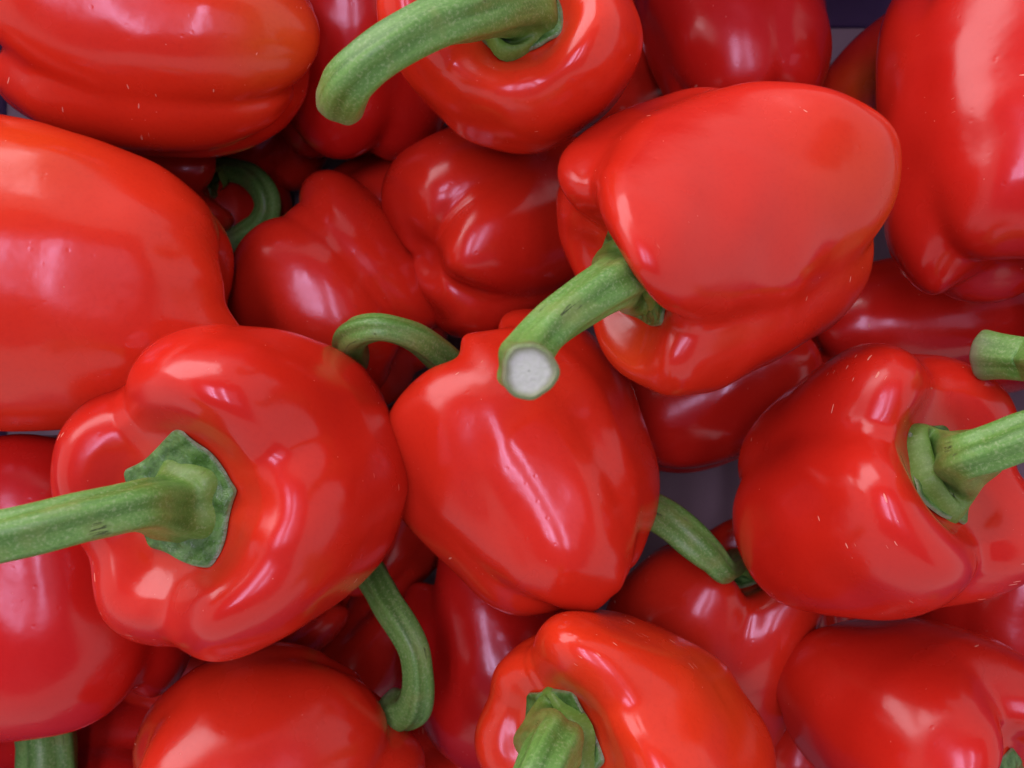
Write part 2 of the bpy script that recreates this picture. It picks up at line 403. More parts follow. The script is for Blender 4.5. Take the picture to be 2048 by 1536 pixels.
    if 'stem' in d:
        path = np.array(d['stem'], float); path[:, :3] -= C
        if d.get('neck'): path = np.vstack([path[0] - np.r_[a * 1.5, -2.], path[0] + np.r_[a * d['neck'], 0], path[2 if d.get('neck') > 4 else 1:]])
        n, m = 64, 48
        rows, p, T, X, s, r = cross_section_tube(path, n, m, d['seed'])
        R = list(rows); end = rows[-1]; cc = p[-1]; t = T[-1]
        R += [cc + (end - cc) * .99 + t * .5, cc + (end - cc) * .93 + t * .9, cc + (end - cc) * .86 + t * 1.0]
        V = np.array(R)
        uvx = np.arange(m + 1) / m * 2 * pi * float(np.mean(r)); sl = np.r_[s, s[-1] + .5, s[-1] + 1., s[-1] + 1.6]
        F = grid_faces(len(V), m); ui = F % m; ti = F // m
        fx = np.where((ui == 0) & (np.array([0, 1, 1, 0])[None, :] == 1), m, ui)
        uv = np.stack([uvx[fx] * .01, sl[ti] * .01], -1).reshape(-1, 2)
        age = np.repeat(np.clip((sl - (s[-1] - 9)) / 9, 0, 1), m)
        low = np.repeat(np.clip(1 - sl / 12, 0, 1), m)
        st = mesh_obj('stem', V.reshape(-1, 3), F, STEM, root, uv, {'age': age, 'low': low})
        # the cut face, set a little into the rim
        fr = [.86, .80, .74, .5, .25, 0.02]; dz = [1.0, .5, .25, .3, .35, .38]
        E = np.array([cc + (end - cc) * f_ + t * z_ for f_, z_ in zip(fr, dz)])
        mesh_obj('cut_end', E.reshape(-1, 3), grid_faces(len(fr), m), PITH, st, np.zeros((E.size // 3, 2)), {'rad': np.repeat(fr, m)})
    return root
GROUP = 'red bell peppers piled in the crate'

# ------------------------------------------------------------------ the crate and the ground below it
def box(name, lo, hi, m, parent=None):
    (x0, y0, z0), (x1, y1, z1) = lo, hi
    V = [(x, y, z) for z in (z0, z1) for y in (y0, y1) for x in (x0, x1)]
    F = [(0, 2, 3, 1), (4, 5, 7, 6), (0, 1, 5, 4), (2, 6, 7, 3), (0, 4, 6, 2), (1, 3, 7, 5)]
    o = mesh_obj(name, V, F, m, parent, smooth=False)
    bv = o.modifiers.new('bevel', 'BEVEL'); bv.width = .0008; bv.segments = 2
    return o
g = mesh_obj('ground', [(-1500, -1500, -30), (1500, -1500, -30), (1500, 1500, -30), (-1500, 1500, -30)], [(0, 1, 2, 3)], GROUND, smooth=False); g['kind'] = 'structure'
slab = mesh_obj('unseen_shade_slab', [(-1700, -1700, 1900), (1700, -1700, 1900), (1700, 1700, 1900), (-1700, 1700, 1900), (-1700, -1700, 1904), (1700, -1700, 1904), (1700, 1700, 1904), (-1700, 1700, 1904)], [(0, 3, 2, 1), (4, 5, 6, 7), (0, 1, 5, 4), (1, 2, 6, 5), (2, 3, 7, 6), (3, 0, 4, 7)], WALL, smooth=False); slab['kind'] = 'structure'  # unseen slab added overhead to keep zenith light off the pile
crate = thing('cardboard_crate', 'violet cardboard crate with a pale grey base holding all the red peppers', 'crate', (0, 0, 0))
X0, X1, Y0, Y1, HT, ZB = -198, 260, -200, 139.5, 118, -25
box('base_panel', (X0, Y0, ZB - 4), (X1, Y1, ZB), BASE, crate)
box('side_panel', (X0 - 4, Y1 + .6, ZB - 4), (X1 + 4, Y1 + 4.6, HT), WALL, crate)
box('side_panel', (X0 - 4, Y0 - 4.6, ZB - 4), (X1 + 4, Y0 - .6, HT), WALL, crate)
box('side_panel', (X0 - 4.6, Y0, ZB - 4), (X0 - .6, Y1, HT - 1), WALL, crate)
box('side_panel', (X1 + .6, Y0, ZB - 4), (X1 + 4.6, Y1, HT - 1), WALL, crate)

# ------------------------------------------------------------------ the peppers (mm, sizes and poses of each fruit)
PEPPERS = [
    dict(az=192.99,el=71.73,g=[10.9,115.61,193.6,246.58,-33.44],deep=0.72,gs=[0.8,1,0.75,0.65,0.3],soft=[1.5,1,1.5,1.5,2.5],R=41.94,L=68.43,rs=[0.982,1.027,1.058,0.915,0.972],top=[0.094,0.019,0.029,0.141,-0.044],bot=[0.011,0.037,0.01,0.022,-0.069],tap=0.018,bend=[0.074,0.011],seed=161,calyx=0.35,flip=1,c=[-64.8,-24.6,104.0],h=50.08,lat=[[4.53,0.06],[3.93,0.79],[3.39,1.18],[4.17,1.6],[3.95,2.7],[3.46,1.92],[3.82,0.1],[3.08,-0.83],[2.5,-0.05],[0.86,0.43],[1.58,0.59],[1.2,2.65],[2.11,0.35],[4.11,-2.16],[1.42,-1.4],[0.88,-1.69],[-0.25,-0.75],[-1.04,0.38],[-1.41,1.49],[2.3,-2.29],[5.09,-4.04],[0.32,0.08],[-0.71,-0.37],[-0.49,-0.53],[0.1,0.24],[0.72,0.12],[3.78,-1.86],[5.45,-3.58],[1.3,2.37],[1.38,2.27],[1.51,1.04],[0.37,0.81],[-0.38,-0.32],[1.5,-1.04],[3.45,-2.56],[2.45,3.51],[2.15,2.65],[1.13,1.56],[0.07,1.24],[-0.74,-0.43],[-0.32,-1.3],[0.96,-2.25],[3.21,4.27],[2.24,3.22],[0.89,2.23],[-0.28,1.35],[-1.17,-0.05],[-1.52,-1.17],[-1.2,-2.1]],stem=[[-72.7,-26.0,129.9,6.6],[-70.7,-23.8,140.0,5.5],[-74.0,-24.1,150.0,5.0],[-79.2,-25.0,156.0,4.8],[-86.8,-26.7,160.0,4.9],[-94.5,-28.4,163.0,4.9],[-102.2,-30.3,164.0,5.0]],label='big glossy red pepper whose straight thick green stem crosses the left edge',warm=0.35,scuff=0.6,neck=6),
    dict(az=126.24,el=-9.06,g=[-51.55,12.7,57.91,160.94,243.38],blunt=0.1,gs=[0.85,0.6,0.7,0.8,0.8],gtl=[0.15,0.7,0.7,1,1],gml=[0.35,0.05,0.4,0.5,0.5],soft=[1,5,2.5,1,1],gbl=[1,0.05,0.7,0.9,0.9],tap=0.022,R=32.19,L=80.28,rs=[0.89,0.859,1.096,0.995,1.025],top=[-0.147,-0.031,-0.101,0.02,-0.097],bot=[-0.033,0.041,0.151,0.032,0.08],bend=[-0.027,-0.03],seed=162,flip=1,c=[1.5,-22.3,84.0],h=47.71,lat=[[-2.6,-0.46],[-2.12,-2.05],[-1.69,-3.57],[-1.52,-5.02],[-1.58,-6.6],[-1.71,-8.21],[-1.98,-10.02],[-2.18,0.55],[-1.72,-0.88],[-1.12,-2.08],[-0.88,-2.75],[-0.92,-3.88],[-1.05,-5.57],[-1.34,-8.16],[-1.6,1.35],[-1.31,0.27],[-0.67,-0.78],[-0.18,-0.27],[-0.09,-0.12],[-0.48,-2.39],[-0.55,-6.59],[-0.64,1.28],[-0.41,1.26],[0.24,0.62],[0.35,2.41],[0.78,3.99],[0.51,-0.52],[1.0,-5.3],[0.5,-1.07],[0.89,-1.05],[1.23,-1.84],[0.16,2.75],[3.57,6.07],[3.6,2.34],[3.68,-1.71],[0.83,-5.24],[0.31,-5.13],[-1.16,-4.15],[-2.65,2.13],[2.48,6.74],[4.58,5.58],[5.75,2.99],[0.18,-9.3],[-1.52,-7.74],[-3.43,-4.56],[-3.69,1.24],[0.25,6.1],[3.98,7.62],[6.83,7.22]],stem=[[-14.8,0.7,79.5,5.0],[-18.2,6.2,84.0,4.6],[-23.3,10.9,94.0,3.9],[-29.1,13.5,100.0,3.4],[-34.5,14.2,102.0,3.5],[-40.0,12.9,98.0,4.0],[-43.3,10.4,88.0,4.4],[-44.3,7.4,76.0,4.6]],label='upright red pepper in the middle of the pile,below the pale cut stem end',warm=0.55,scuff=0.3,dent=0.04),
    dict(az=207.45,el=23.54,g=[-49.84,65.69,110.69,174.78],blunt=0.13,tap=-0.056,gs=[1,0.9,0.8,0.5],R=36.63,L=69.65,rs=[0.924,1.031,1.088,0.985],top=[0.239,0.124,-0.169,-0.063],bot=[-0.048,0.109,-0.031,0.082],bend=[0.222,-0.054],seed=163,calyx=0.36,flip=1,c=[46.4,36.1,112.0],h=45.84,lat=[[9.68,2.27],[9.9,2.6],[9.49,3.41],[5.94,4.33],[-0.59,2.47],[-4.78,-0.67],[-8.06,-3.63],[6.22,1.5],[5.76,0.99],[5.97,0.75],[4.16,2.76],[-2.79,0.29],[-5.16,-2.64],[-7.86,-4.77],[3.8,1.03],[1.92,0.33],[0.24,-1.32],[0.53,-0.04],[-2.63,-2.02],[-4.71,-3.56],[-7.79,-5.17],[3.37,0.21],[1.88,0.49],[0.0,-0.47],[-0.73,0.24],[-2.72,-0.61],[-5.57,-2.26],[-8.35,-5.03],[3.6,-2.06],[3.39,-2.17],[1.95,-1.17],[1.18,2.12],[-1.44,-0.36],[-5.47,-3.43],[-8.15,-5.82],[2.27,-2.76],[1.39,-0.92],[-0.16,2.62],[2.36,5.92],[1.73,2.46],[-2.45,-2.0],[-5.95,-5.45],[0.28,-1.9],[-0.47,1.83],[-0.41,5.93],[2.34,7.97],[3.07,5.25],[0.51,0.6],[-2.9,-3.96]],stem=[[27.5,25.5,122.4,7.1],[22.0,21.1,146.0,5.3],[15.3,16.9,152.0,4.7],[9.2,12.3,156.0,4.3],[4.3,7.3,160.0,4.3],[2.0,3.6,168.0,4.7],[2.8,2.2,180.0,4.8]],label='long red pepper right of centre whose stem ends in a round pale cut face',warm=0.42,scuff=0.35,neck=3,dent=0.04,tints=[[42.4,6.6,8.0,13,0.8],[28.8,10.6,25.0,14,0.3],[-16.3,-26.9,5.0,14,0.4]]),
    dict(az=33.3,el=52.09,g=[-53.6,69.41,151.16,233.21],deep=0.62,gs=[1,0.9,0.8,0.8],gml=[0.95,0.6,0.6,0.6],gbl=[0.9,0.7,0.7,0.7],R=35.48,L=56.39,rs=[0.96,1.013,1.071,0.951],top=[0.063,0.092,0.141,0.093],bot=[-0.018,-0.016,-0.005,-0.0],tap=0.085,bend=[0.085,0.008],seed=164,calyx=0.35,flip=1,c=[88.5,-27.0,100.0],h=43.74,lat=[[0.03,-3.54],[2.73,-1.5],[4.82,0.45],[5.07,1.58],[4.75,1.57],[5.26,1.55],[6.11,1.92],[-3.06,-3.74],[-0.48,-1.93],[2.27,0.25],[2.27,1.47],[2.3,0.71],[3.96,1.04],[5.19,2.05],[-5.42,-3.52],[-3.94,-2.15],[-1.58,-0.12],[-0.99,0.8],[0.77,-0.49],[3.13,0.94],[4.14,2.39],[-5.39,-2.52],[-4.71,-0.49],[-3.25,1.29],[-1.81,0.57],[-0.11,0.07],[1.51,1.71],[2.52,2.21],[-2.51,-2.29],[-0.86,-1.03],[0.57,-0.24],[0.61,-0.59],[0.49,-1.22],[0.67,-0.95],[1.35,-0.09],[1.04,-2.89],[2.56,-2.42],[3.47,-2.01],[3.56,-1.74],[3.34,-2.01],[2.41,-2.39],[1.78,-2.14],[4.49,-3.67],[5.55,-3.46],[6.15,-3.19],[6.16,-2.95],[5.6,-3.08],[4.31,-3.5],[2.95,-3.75]],stem=[[99.7,-19.8,118.8,7.7],[92.8,-16.8,136.0,5.4],[94.1,-15.2,142.0,4.8],[97.2,-13.0,147.0,4.6],[102.1,-10.5,150.0,4.6],[108.8,-8.1,152.0,4.7]],label='red pepper at the right with pale scuffs and a stem leaving the right edge',warm=0.3,scuff=1.0,neck=6),
    dict(az=76.97,el=88.79,g=[-31.24,26.27,116.65,196.21],deep=0.8,gs=[0.6,0.25,0.5,0.5],gm=0.3,gb=0.4,R=28.95,L=56.15,rs=[0.937,0.974,1.039,1.072],top=[-0.049,0.047,0.045,0.103],bot=[-0.034,0.028,-0.011,0.077],tap=0.103,bend=[0.052,-0.102],seed=165,calyx=0.42,flip=1,c=[1.2,84.5,104.0],h=34.73,lat=[[-2.94,2.85],[-3.68,1.47],[-3.99,-0.51],[-2.44,-2.88],[-0.22,-4.39],[1.46,-5.28],[2.76,-5.99],[-1.04,2.21],[-1.52,1.61],[-2.53,0.49],[-1.61,-2.04],[0.3,-3.44],[1.24,-4.36],[1.92,-5.2],[0.24,1.3],[0.64,0.81],[0.51,0.91],[-0.13,-0.64],[0.4,-2.21],[0.62,-3.46],[0.79,-4.55],[0.25,0.99],[0.25,-0.3],[0.45,-0.59],[0.31,-0.47],[-0.13,-1.64],[-0.46,-3.0],[-0.65,-4.2],[0.12,2.33],[-0.19,1.76],[0.03,0.99],[-0.21,-0.59],[-1.29,-2.04],[-1.82,-3.21],[-2.19,-4.27],[0.68,3.62],[0.71,2.59],[0.92,0.96],[-0.28,-1.24],[-2.1,-2.73],[-2.97,-3.7],[-3.61,-4.6],[1.51,4.54],[1.49,2.85],[1.12,0.75],[-0.38,-1.46],[-2.34,-3.08],[-3.75,-4.14],[-4.81,-5.0]],stem=[[0.8,84.1,125.4,7.0],[-2.5,78.7,140.0,5.7],[-9.8,73.2,150.0,5.1],[-16.3,69.0,155.0,4.7],[-22.2,64.5,158.0,4.5],[-27.5,60.8,158.0,4.4],[-31.7,58.7,154.0,4.8],[-34.6,57.7,146.0,5.1]],label='red pepper at the top centre with a thick curved stem reaching over its neighbours',warm=0.75,scuff=0.2,neck=5),
    dict(az=168.47,el=5.36,g=[-51.02,66.19,134.52,-96.16],sharp=0.06,gs=[0.9,0.8,0.8,0.7],R=32.67,L=87.55,rs=[0.992,0.969,1.059,1.004],top=[-0.035,0.026,0.04,-0.088],bot=[-0.062,0.028,0.128,0.052],tap=0.087,bend=[-0.02,0.037],seed=166,flip=1,c=[-97.5,94.0,88.0],h=55.14,lat=[[0.08,-5.29],[-0.1,-3.58],[-0.23,-1.78],[-0.28,0.15],[-0.4,1.8],[-0.63,3.05],[-0.94,4.07],[0.6,-4.68],[0.38,-3.01],[0.15,-1.19],[-0.04,0.86],[-0.41,2.25],[-0.86,3.12],[-1.33,3.8],[1.12,-3.99],[0.92,-2.35],[0.72,-0.33],[0.23,1.66],[-0.5,2.51],[-1.17,2.94],[-1.79,3.32],[1.55,-3.14],[1.18,-1.86],[0.72,-0.24],[0.05,1.4],[-0.82,2.03],[-1.59,2.31],[-2.3,2.54],[1.98,-2.03],[1.3,-0.92],[0.51,0.34],[-0.12,0.86],[-1.19,1.05],[-2.02,1.28],[-2.79,1.5],[2.65,-1.0],[2.11,-0.3],[1.61,0.17],[0.46,-0.12],[-1.19,-0.11],[-2.26,0.11],[-3.18,0.34],[3.47,-0.23],[2.98,-0.11],[2.3,-0.32],[0.89,-0.84],[-0.86,-1.07],[-2.26,-1.01],[-3.44,-0.85]],label='long red pepper lying in the top left corner,orange at its right end',warm=0.7,scuff=0.7,tints=[[40.6,-8.5,20.0,14,0.7],[34.7,-4.4,25.0,14,0.3]]),
    dict(az=175.64,el=8.14,g=[-4.19,91.41,181.42,271.21],gm=0.05,gb=0.4,gs=[0.35,0.7,0.7,0.7],R=39.98,L=107.5,rs=[0.988,1.021,1.015,0.999],top=[-0.021,-0.04,0.004,-0.039],bot=[0.052,0.048,0.025,-0.119],tap=0.065,bend=[-0.024,-0.019],seed=167,flip=1,c=[-127.9,27.3,100.0],h=67.78,lat=[[3.33,4.42],[1.98,3.67],[0.75,2.68],[-0.33,1.41],[-1.25,0.04],[-2.03,-1.25],[-2.74,-2.42],[4.45,3.23],[2.77,2.89],[1.13,2.26],[-0.31,1.16],[-1.37,-0.1],[-2.14,-1.17],[-2.78,-2.05],[5.7,1.73],[3.64,1.88],[1.5,1.74],[-0.47,0.89],[-1.57,-0.2],[-2.23,-0.95],[-2.77,-1.47],[7.04,-0.24],[4.62,0.16],[1.8,0.5],[-1.01,0.59],[-1.8,0.11],[-2.2,-0.26],[-2.64,-0.46],[8.38,-2.39],[5.6,-1.89],[2.07,-1.07],[-1.54,0.49],[-1.8,1.21],[-1.94,1.08],[-2.37,0.91],[9.84,-4.19],[7.3,-3.27],[4.48,-2.01],[1.21,-0.11],[-0.36,1.31],[-1.19,1.88],[-1.95,2.15],[11.43,-5.71],[9.25,-4.38],[7.0,-2.77],[4.32,-0.79],[1.85,1.03],[0.06,2.28],[-1.31,3.12]],label='very large smooth red pepper cut off by the left edge,pinched at its right tip',warm=0.75,scuff=0.2,dent=0.05,tints=[[16.5,26.8,25.0,16,0.3]]),
    dict(az=136.79,el=-10.51,g=[22.39,103.43,193.68,276.89],gm=0.8,sharp=0.06,gs=[1.25,0.5,0.5,0.5],R=34.2,L=61.11,rs=[0.927,0.98,1.019,1.021],top=[0.067,-0.006,-0.001,-0.13],bot=[-0.015,-0.017,-0.004,0.025],tap=0.019,bend=[-0.072,0.019],seed=168,flip=1,c=[-52.9,27.8,46.0],h=43.25,lat=[[-9.94,-1.08],[-6.91,-3.49],[-2.32,-5.84],[4.11,-7.44],[9.19,-8.78],[12.55,-10.9],[15.23,-13.54],[-6.3,0.53],[-5.65,-0.99],[-3.67,-2.87],[2.12,-3.51],[5.75,-4.23],[8.1,-7.39],[10.34,-10.79],[-1.54,1.23],[-2.78,1.39],[-3.61,0.77],[-0.97,1.32],[0.66,0.84],[3.12,-4.07],[5.25,-7.92],[3.81,-0.36],[1.85,1.09],[-0.89,2.47],[-2.47,4.27],[-3.31,4.13],[-1.6,-0.07],[-0.04,-3.99],[7.62,-3.91],[4.53,-2.6],[0.29,0.21],[-3.47,2.79],[-6.26,3.16],[-6.21,2.07],[-5.4,-0.31],[9.36,-6.57],[4.99,-4.47],[0.12,-1.71],[-4.39,0.57],[-7.9,1.58],[-9.4,1.99],[-9.92,1.6],[10.2,-8.69],[5.08,-6.19],[-0.18,-3.59],[-5.11,-1.31],[-9.14,0.41],[-11.86,1.73],[-13.67,2.61]],label='small two-lobed dark red pepper between the big left pepper and the blossom-end pepper',warm=0.5,scuff=0.2),
    dict(az=25.81,el=-40.35,g=[-21.7,64.0,199.5],sharp=0.06,gb=1.1,gs=[1,1,1],R=33.21,L=72.91,rs=[0.965,1.017,1.092],top=[-0.019,-0.015,-0.003],bot=[-0.054,0.187,0.084],tap=-0.002,bend=[-0.018,0.03],seed=169,flip=1,c=[-2.2,47.4,48.0],h=44.9,lat=[[2.72,-3.1],[2.49,0.24],[1.2,3.86],[-2.57,6.09],[-5.45,4.93],[-6.52,2.27],[-7.0,-0.6],[0.85,-3.55],[1.54,-1.57],[2.53,1.51],[-0.84,4.37],[-3.57,2.21],[-3.99,-0.61],[-4.3,-3.12],[-0.98,-2.82],[-0.45,-2.29],[1.1,-1.33],[0.82,1.01],[-0.95,-0.74],[-1.41,-3.06],[-1.82,-5.03],[-1.91,-0.62],[-1.38,-0.07],[-0.78,0.1],[-0.29,0.02],[-0.17,-1.64],[0.0,-3.83],[-0.04,-5.77],[-2.23,1.65],[-1.55,1.86],[-0.9,1.63],[-0.36,0.49],[0.21,-1.39],[0.72,-3.53],[1.07,-5.58],[-2.29,3.52],[-1.57,3.18],[-0.87,2.46],[-0.2,1.06],[0.51,-0.81],[1.18,-2.87],[1.77,-4.93],[-2.27,5.09],[-1.52,4.3],[-0.77,3.21],[-0.0,1.69],[0.79,-0.14],[1.57,-2.12],[2.31,-4.15]],label='dark red pepper showing its blossom end,a puckered scar where three lobes meet',warm=0.45,scuff=0.2),
    dict(az=84.97,el=-11.79,g=[-66.86,40.83,121.41,215.14],gm=0.3,gb=0.9,blunt=0.06,soft=[1.5,1.5,2,2],gs=[0.8,0.8,0.8,0.8],R=33.06,L=92.1,rs=[1.01,1.016,1.005,0.984],top=[0.006,-0.015,0.006,-0.032],bot=[0.068,-0.006,-0.005,-0.079],tap=0.001,bend=[-0.017,0.008],seed=209,flip=1,c=[129.4,70.5,92.0],h=56.53,lat=[[-4.0,-2.9],[-2.53,-0.82],[-1.28,1.45],[-0.87,3.29],[-1.53,3.53],[-1.8,1.99],[-1.75,-0.25],[-3.76,-2.69],[-2.25,-1.23],[-0.51,0.83],[0.43,3.02],[-1.23,2.87],[-1.02,0.1],[-0.58,-2.64],[-3.22,-1.94],[-2.0,-1.26],[-0.05,0.19],[1.53,2.43],[-0.82,1.63],[0.14,-2.15],[0.71,-4.83],[-1.92,-0.57],[-0.8,0.02],[0.44,0.3],[1.51,0.79],[0.75,-0.63],[1.38,-3.64],[1.79,-6.06],[-0.5,-0.18],[0.45,-0.33],[1.21,-0.52],[1.75,-0.83],[1.81,-2.15],[2.15,-4.29],[2.49,-6.43],[0.64,-0.13],[1.31,-0.62],[1.84,-1.16],[2.21,-1.89],[2.46,-3.09],[2.72,-4.72],[3.0,-6.49],[1.61,-0.22],[2.07,-0.93],[2.43,-1.71],[2.72,-2.64],[2.98,-3.76],[3.22,-5.08],[3.45,-6.55]],label='tall red pepper in the top right corner with small lobes at its lower end',warm=0.2,scuff=0.45,dent=0.05),
    dict(az=99.15,el=-18.77,g=[10.31,100.58,190.43,279.7],gs=[0.5,0.8,0.8,0.8],R=29.34,L=77.52,rs=[0.992,1.003,0.995,0.997],top=[-0.003,-0.003,-0.001,-0.003],bot=[-0.009,-0.001,0.004,-0.0],tap=0.01,bend=[-0.005,0.009],seed=210,flip=1,c=[68.9,116.3,44.0],h=47.75,lat=[[-0.69,-1.03],[-0.66,-0.86],[-0.62,-0.69],[-0.54,-0.51],[-0.41,-0.33],[-0.26,-0.14],[-0.1,0.05],[-0.58,-1.04],[-0.55,-0.82],[-0.5,-0.6],[-0.4,-0.38],[-0.23,-0.16],[-0.06,0.05],[0.11,0.25],[-0.48,-1.05],[-0.43,-0.77],[-0.38,-0.49],[-0.23,-0.22],[-0.03,0.04],[0.15,0.25],[0.32,0.44],[-0.38,-1.04],[-0.31,-0.72],[-0.23,-0.34],[-0.01,0.02],[0.21,0.27],[0.38,0.46],[0.53,0.63],[-0.31,-0.99],[-0.22,-0.62],[-0.15,-0.15],[0.19,0.29],[0.43,0.51],[0.57,0.67],[0.71,0.82],[-0.26,-0.84],[-0.15,-0.42],[-0.03,0.05],[0.29,0.46],[0.54,0.69],[0.71,0.85],[0.86,0.99],[-0.21,-0.65],[-0.07,-0.21],[0.11,0.22],[0.37,0.59],[0.61,0.84],[0.81,1.02],[0.98,1.16]],label='deep red shaded pepper at the top behind the long pepper and the top centre stem',warm=0.15,scuff=0.2),
    dict(az=41.3,el=-2.27,g=[-33.89,84.75,181.51,268.58],gs=[0.8,0.8,0.8,0.8],R=24.99,L=67.26,rs=[1.015,1.022,0.962,0.958],top=[-0.002,0.002,-0.014,0.011],bot=[0.006,0.014,0.018,0.002],tap=-0.011,bend=[0.028,-0.002],seed=211,flip=1,c=[127.4,97.1,28.0],h=38.79,lat=[[-1.23,-0.17],[-1.07,-0.18],[-0.89,-0.2],[-0.64,-0.24],[-0.31,-0.27],[0.07,-0.23],[0.44,-0.16],[-1.06,-0.07],[-0.89,-0.04],[-0.71,-0.02],[-0.45,-0.03],[-0.06,-0.05],[0.33,0.05],[0.68,0.18],[-0.88,0.02],[-0.7,0.09],[-0.5,0.15],[-0.21,0.17],[0.24,0.2],[0.59,0.39],[0.88,0.54],[-0.7,0.08],[-0.49,0.19],[-0.26,0.3],[0.06,0.41],[0.46,0.58],[0.74,0.76],[0.99,0.86],[-0.51,0.13],[-0.29,0.27],[-0.05,0.42],[0.24,0.59],[0.54,0.79],[0.79,0.95],[1.03,1.07],[-0.32,0.17],[-0.11,0.34],[0.11,0.51],[0.35,0.69],[0.59,0.88],[0.81,1.05],[1.02,1.19],[-0.15,0.22],[0.05,0.4],[0.25,0.58],[0.44,0.77],[0.63,0.95],[0.82,1.12],[1.01,1.27]],label='shaded pepper with an orange streak wedged between two peppers near the top crate wall',warm=0.4,tints=[[-17.6,-1.7,22.0,9,1.0],[-15.0,1.9,25.0,9,0.9]]),
    dict(az=86.38,el=13.12,g=[37.0,131.25,219.25,308.29],R=34.38,L=69.17,rs=[0.998,1.001,1.004,1.005],top=[-0.006,0.001,-0.0,-0.005],bot=[0.002,0.046,-0.032,-0.007],tap=-0.001,bend=[0.002,-0.008],seed=212,flip=1,c=[-46.7,106.8,42.0],h=43.01,lat=[[1.46,-0.29],[1.82,0.71],[2.04,1.49],[2.08,1.94],[2.07,2.15],[2.08,2.23],[2.15,2.28],[-0.26,-1.08],[0.28,0.14],[0.68,1.17],[0.89,1.75],[1.07,2.03],[1.29,2.15],[1.52,2.21],[-2.02,-1.86],[-1.45,-0.62],[-0.86,0.74],[-0.37,1.55],[0.09,1.92],[0.53,2.07],[0.95,2.14],[-3.61,-2.14],[-3.16,-0.9],[-2.44,0.6],[-1.56,1.45],[-0.8,1.82],[-0.15,1.97],[0.45,2.05],[-4.59,-1.79],[-4.04,-0.5],[-3.28,0.71],[-2.37,1.37],[-1.49,1.69],[-0.71,1.84],[0.01,1.93],[-5.16,-1.35],[-4.5,-0.28],[-3.74,0.64],[-2.88,1.21],[-2.01,1.52],[-1.19,1.68],[-0.41,1.79],[-5.56,-0.97],[-4.84,-0.12],[-4.09,0.58],[-3.28,1.06],[-2.45,1.34],[-1.62,1.51],[-0.81,1.64]],label='dark shaded red pepper beneath the thick curved stem at the top',warm=0.1,scuff=0.2),
    dict(az=20.0,el=0.0,g=[40.0,130.0,220.0,310.0],R=26.3,L=73.63,rs=[1.0,1.0,1.0,1.0],top=[0.0,0.0,0.0,0.0],bot=[0.0,0.0,0.0,0.0],tap=0.0,bend=[0.0,0.0],seed=213,flip=1,c=[-36.6,59.3,12.0],h=45.09,lat=[[0.0,0.0],[0.0,0.0],[0.0,0.0],[0.0,0.0],[0.0,0.0],[0.0,0.0],[0.0,0.0],[0.0,0.0],[0.0,0.0],[0.0,0.0],[0.0,0.0],[0.0,0.0],[0.0,0.0],[0.0,0.0],[0.0,0.0],[0.0,0.0],[0.0,0.0],[0.0,0.0],[0.0,0.0],[0.0,0.0],[0.0,0.0],[0.0,0.0],[0.0,0.0],[0.0,0.0],[0.0,0.0],[0.0,0.0],[0.0,0.0],[0.0,0.0],[0.0,0.0],[0.0,0.0],[0.0,0.0],[0.0,0.0],[0.0,0.0],[0.0,0.0],[0.0,0.0],[0.0,0.0],[0.0,0.0],[0.0,0.0],[0.0,0.0],[0.0,0.0],[0.0,0.0],[0.0,0.0],[0.0,0.0],[0.0,0.0],[0.0,0.0],[0.0,0.0],[0.0,0.0],[0.0,0.0],[0.0,0.0]],label='nearly black-red pepper deep in the gap above the small two-lobed pepper'),
    dict(az=0.78,el=5.14,g=[39.88,130.0,220.21,309.91],R=21.75,L=47.45,rs=[1.001,0.999,1.001,1.001],top=[0.0,0.0,0.0,-0.001],bot=[-0.001,-0.001,0.001,0.0],tap=0.001,bend=[0.0,-0.002],seed=215,flip=1,c=[-116.5,68.5,26.0],h=27.77,lat=[[-0.0,0.0],[0.0,-0.0],[0.0,-0.0],[0.0,-0.0],[0.0,-0.0],[0.0,-0.0],[-0.0,0.0],[0.0,-0.0],[0.0,-0.0],[0.0,-0.0],[0.0,-0.0],[0.0,-0.0],[0.0,-0.0],[0.0,-0.0],[0.0,-0.0],[0.0,-0.0],[0.0,-0.0],[0.0,-0.0],[0.0,-0.0],[0.0,-0.0],[0.0,-0.0],[0.0,-0.0],[0.0,-0.0],[0.0,-0.01],[0.0,-0.01],[0.0,-0.01],[0.0,-0.0],[0.0,-0.0],[0.0,-0.0],[0.0,-0.01],[0.0,-0.01],[0.0,-0.01],[0.0,-0.01],[0.0,-0.01],[0.0,-0.0],[0.0,-0.01],[0.0,-0.01],[0.0,-0.01],[0.0,-0.01],[0.0,-0.01],[0.0,-0.01],[0.0,-0.01],[0.0,-0.01],[0.0,-0.01],[0.01,-0.01],[0.01,-0.01],[0.01,-0.01],[0.0,-0.01],[0.0,-0.01]],stem=[[-99.9,68.7,27.5,4.0],[-96.2,71.6,25.0,3.7],[-88.3,69.7,26.0,4.2],[-82.5,64.4,29.0,4.3],[-81.0,58.6,29.0,4.3],[-83.6,53.3,28.0,4.3],[-88.5,50.0,26.0,4.7],[-93.1,47.6,24.0,5.1]],label='hidden pepper whose dim hooked green stem curls in the gap left of the two-lobed pepper'),
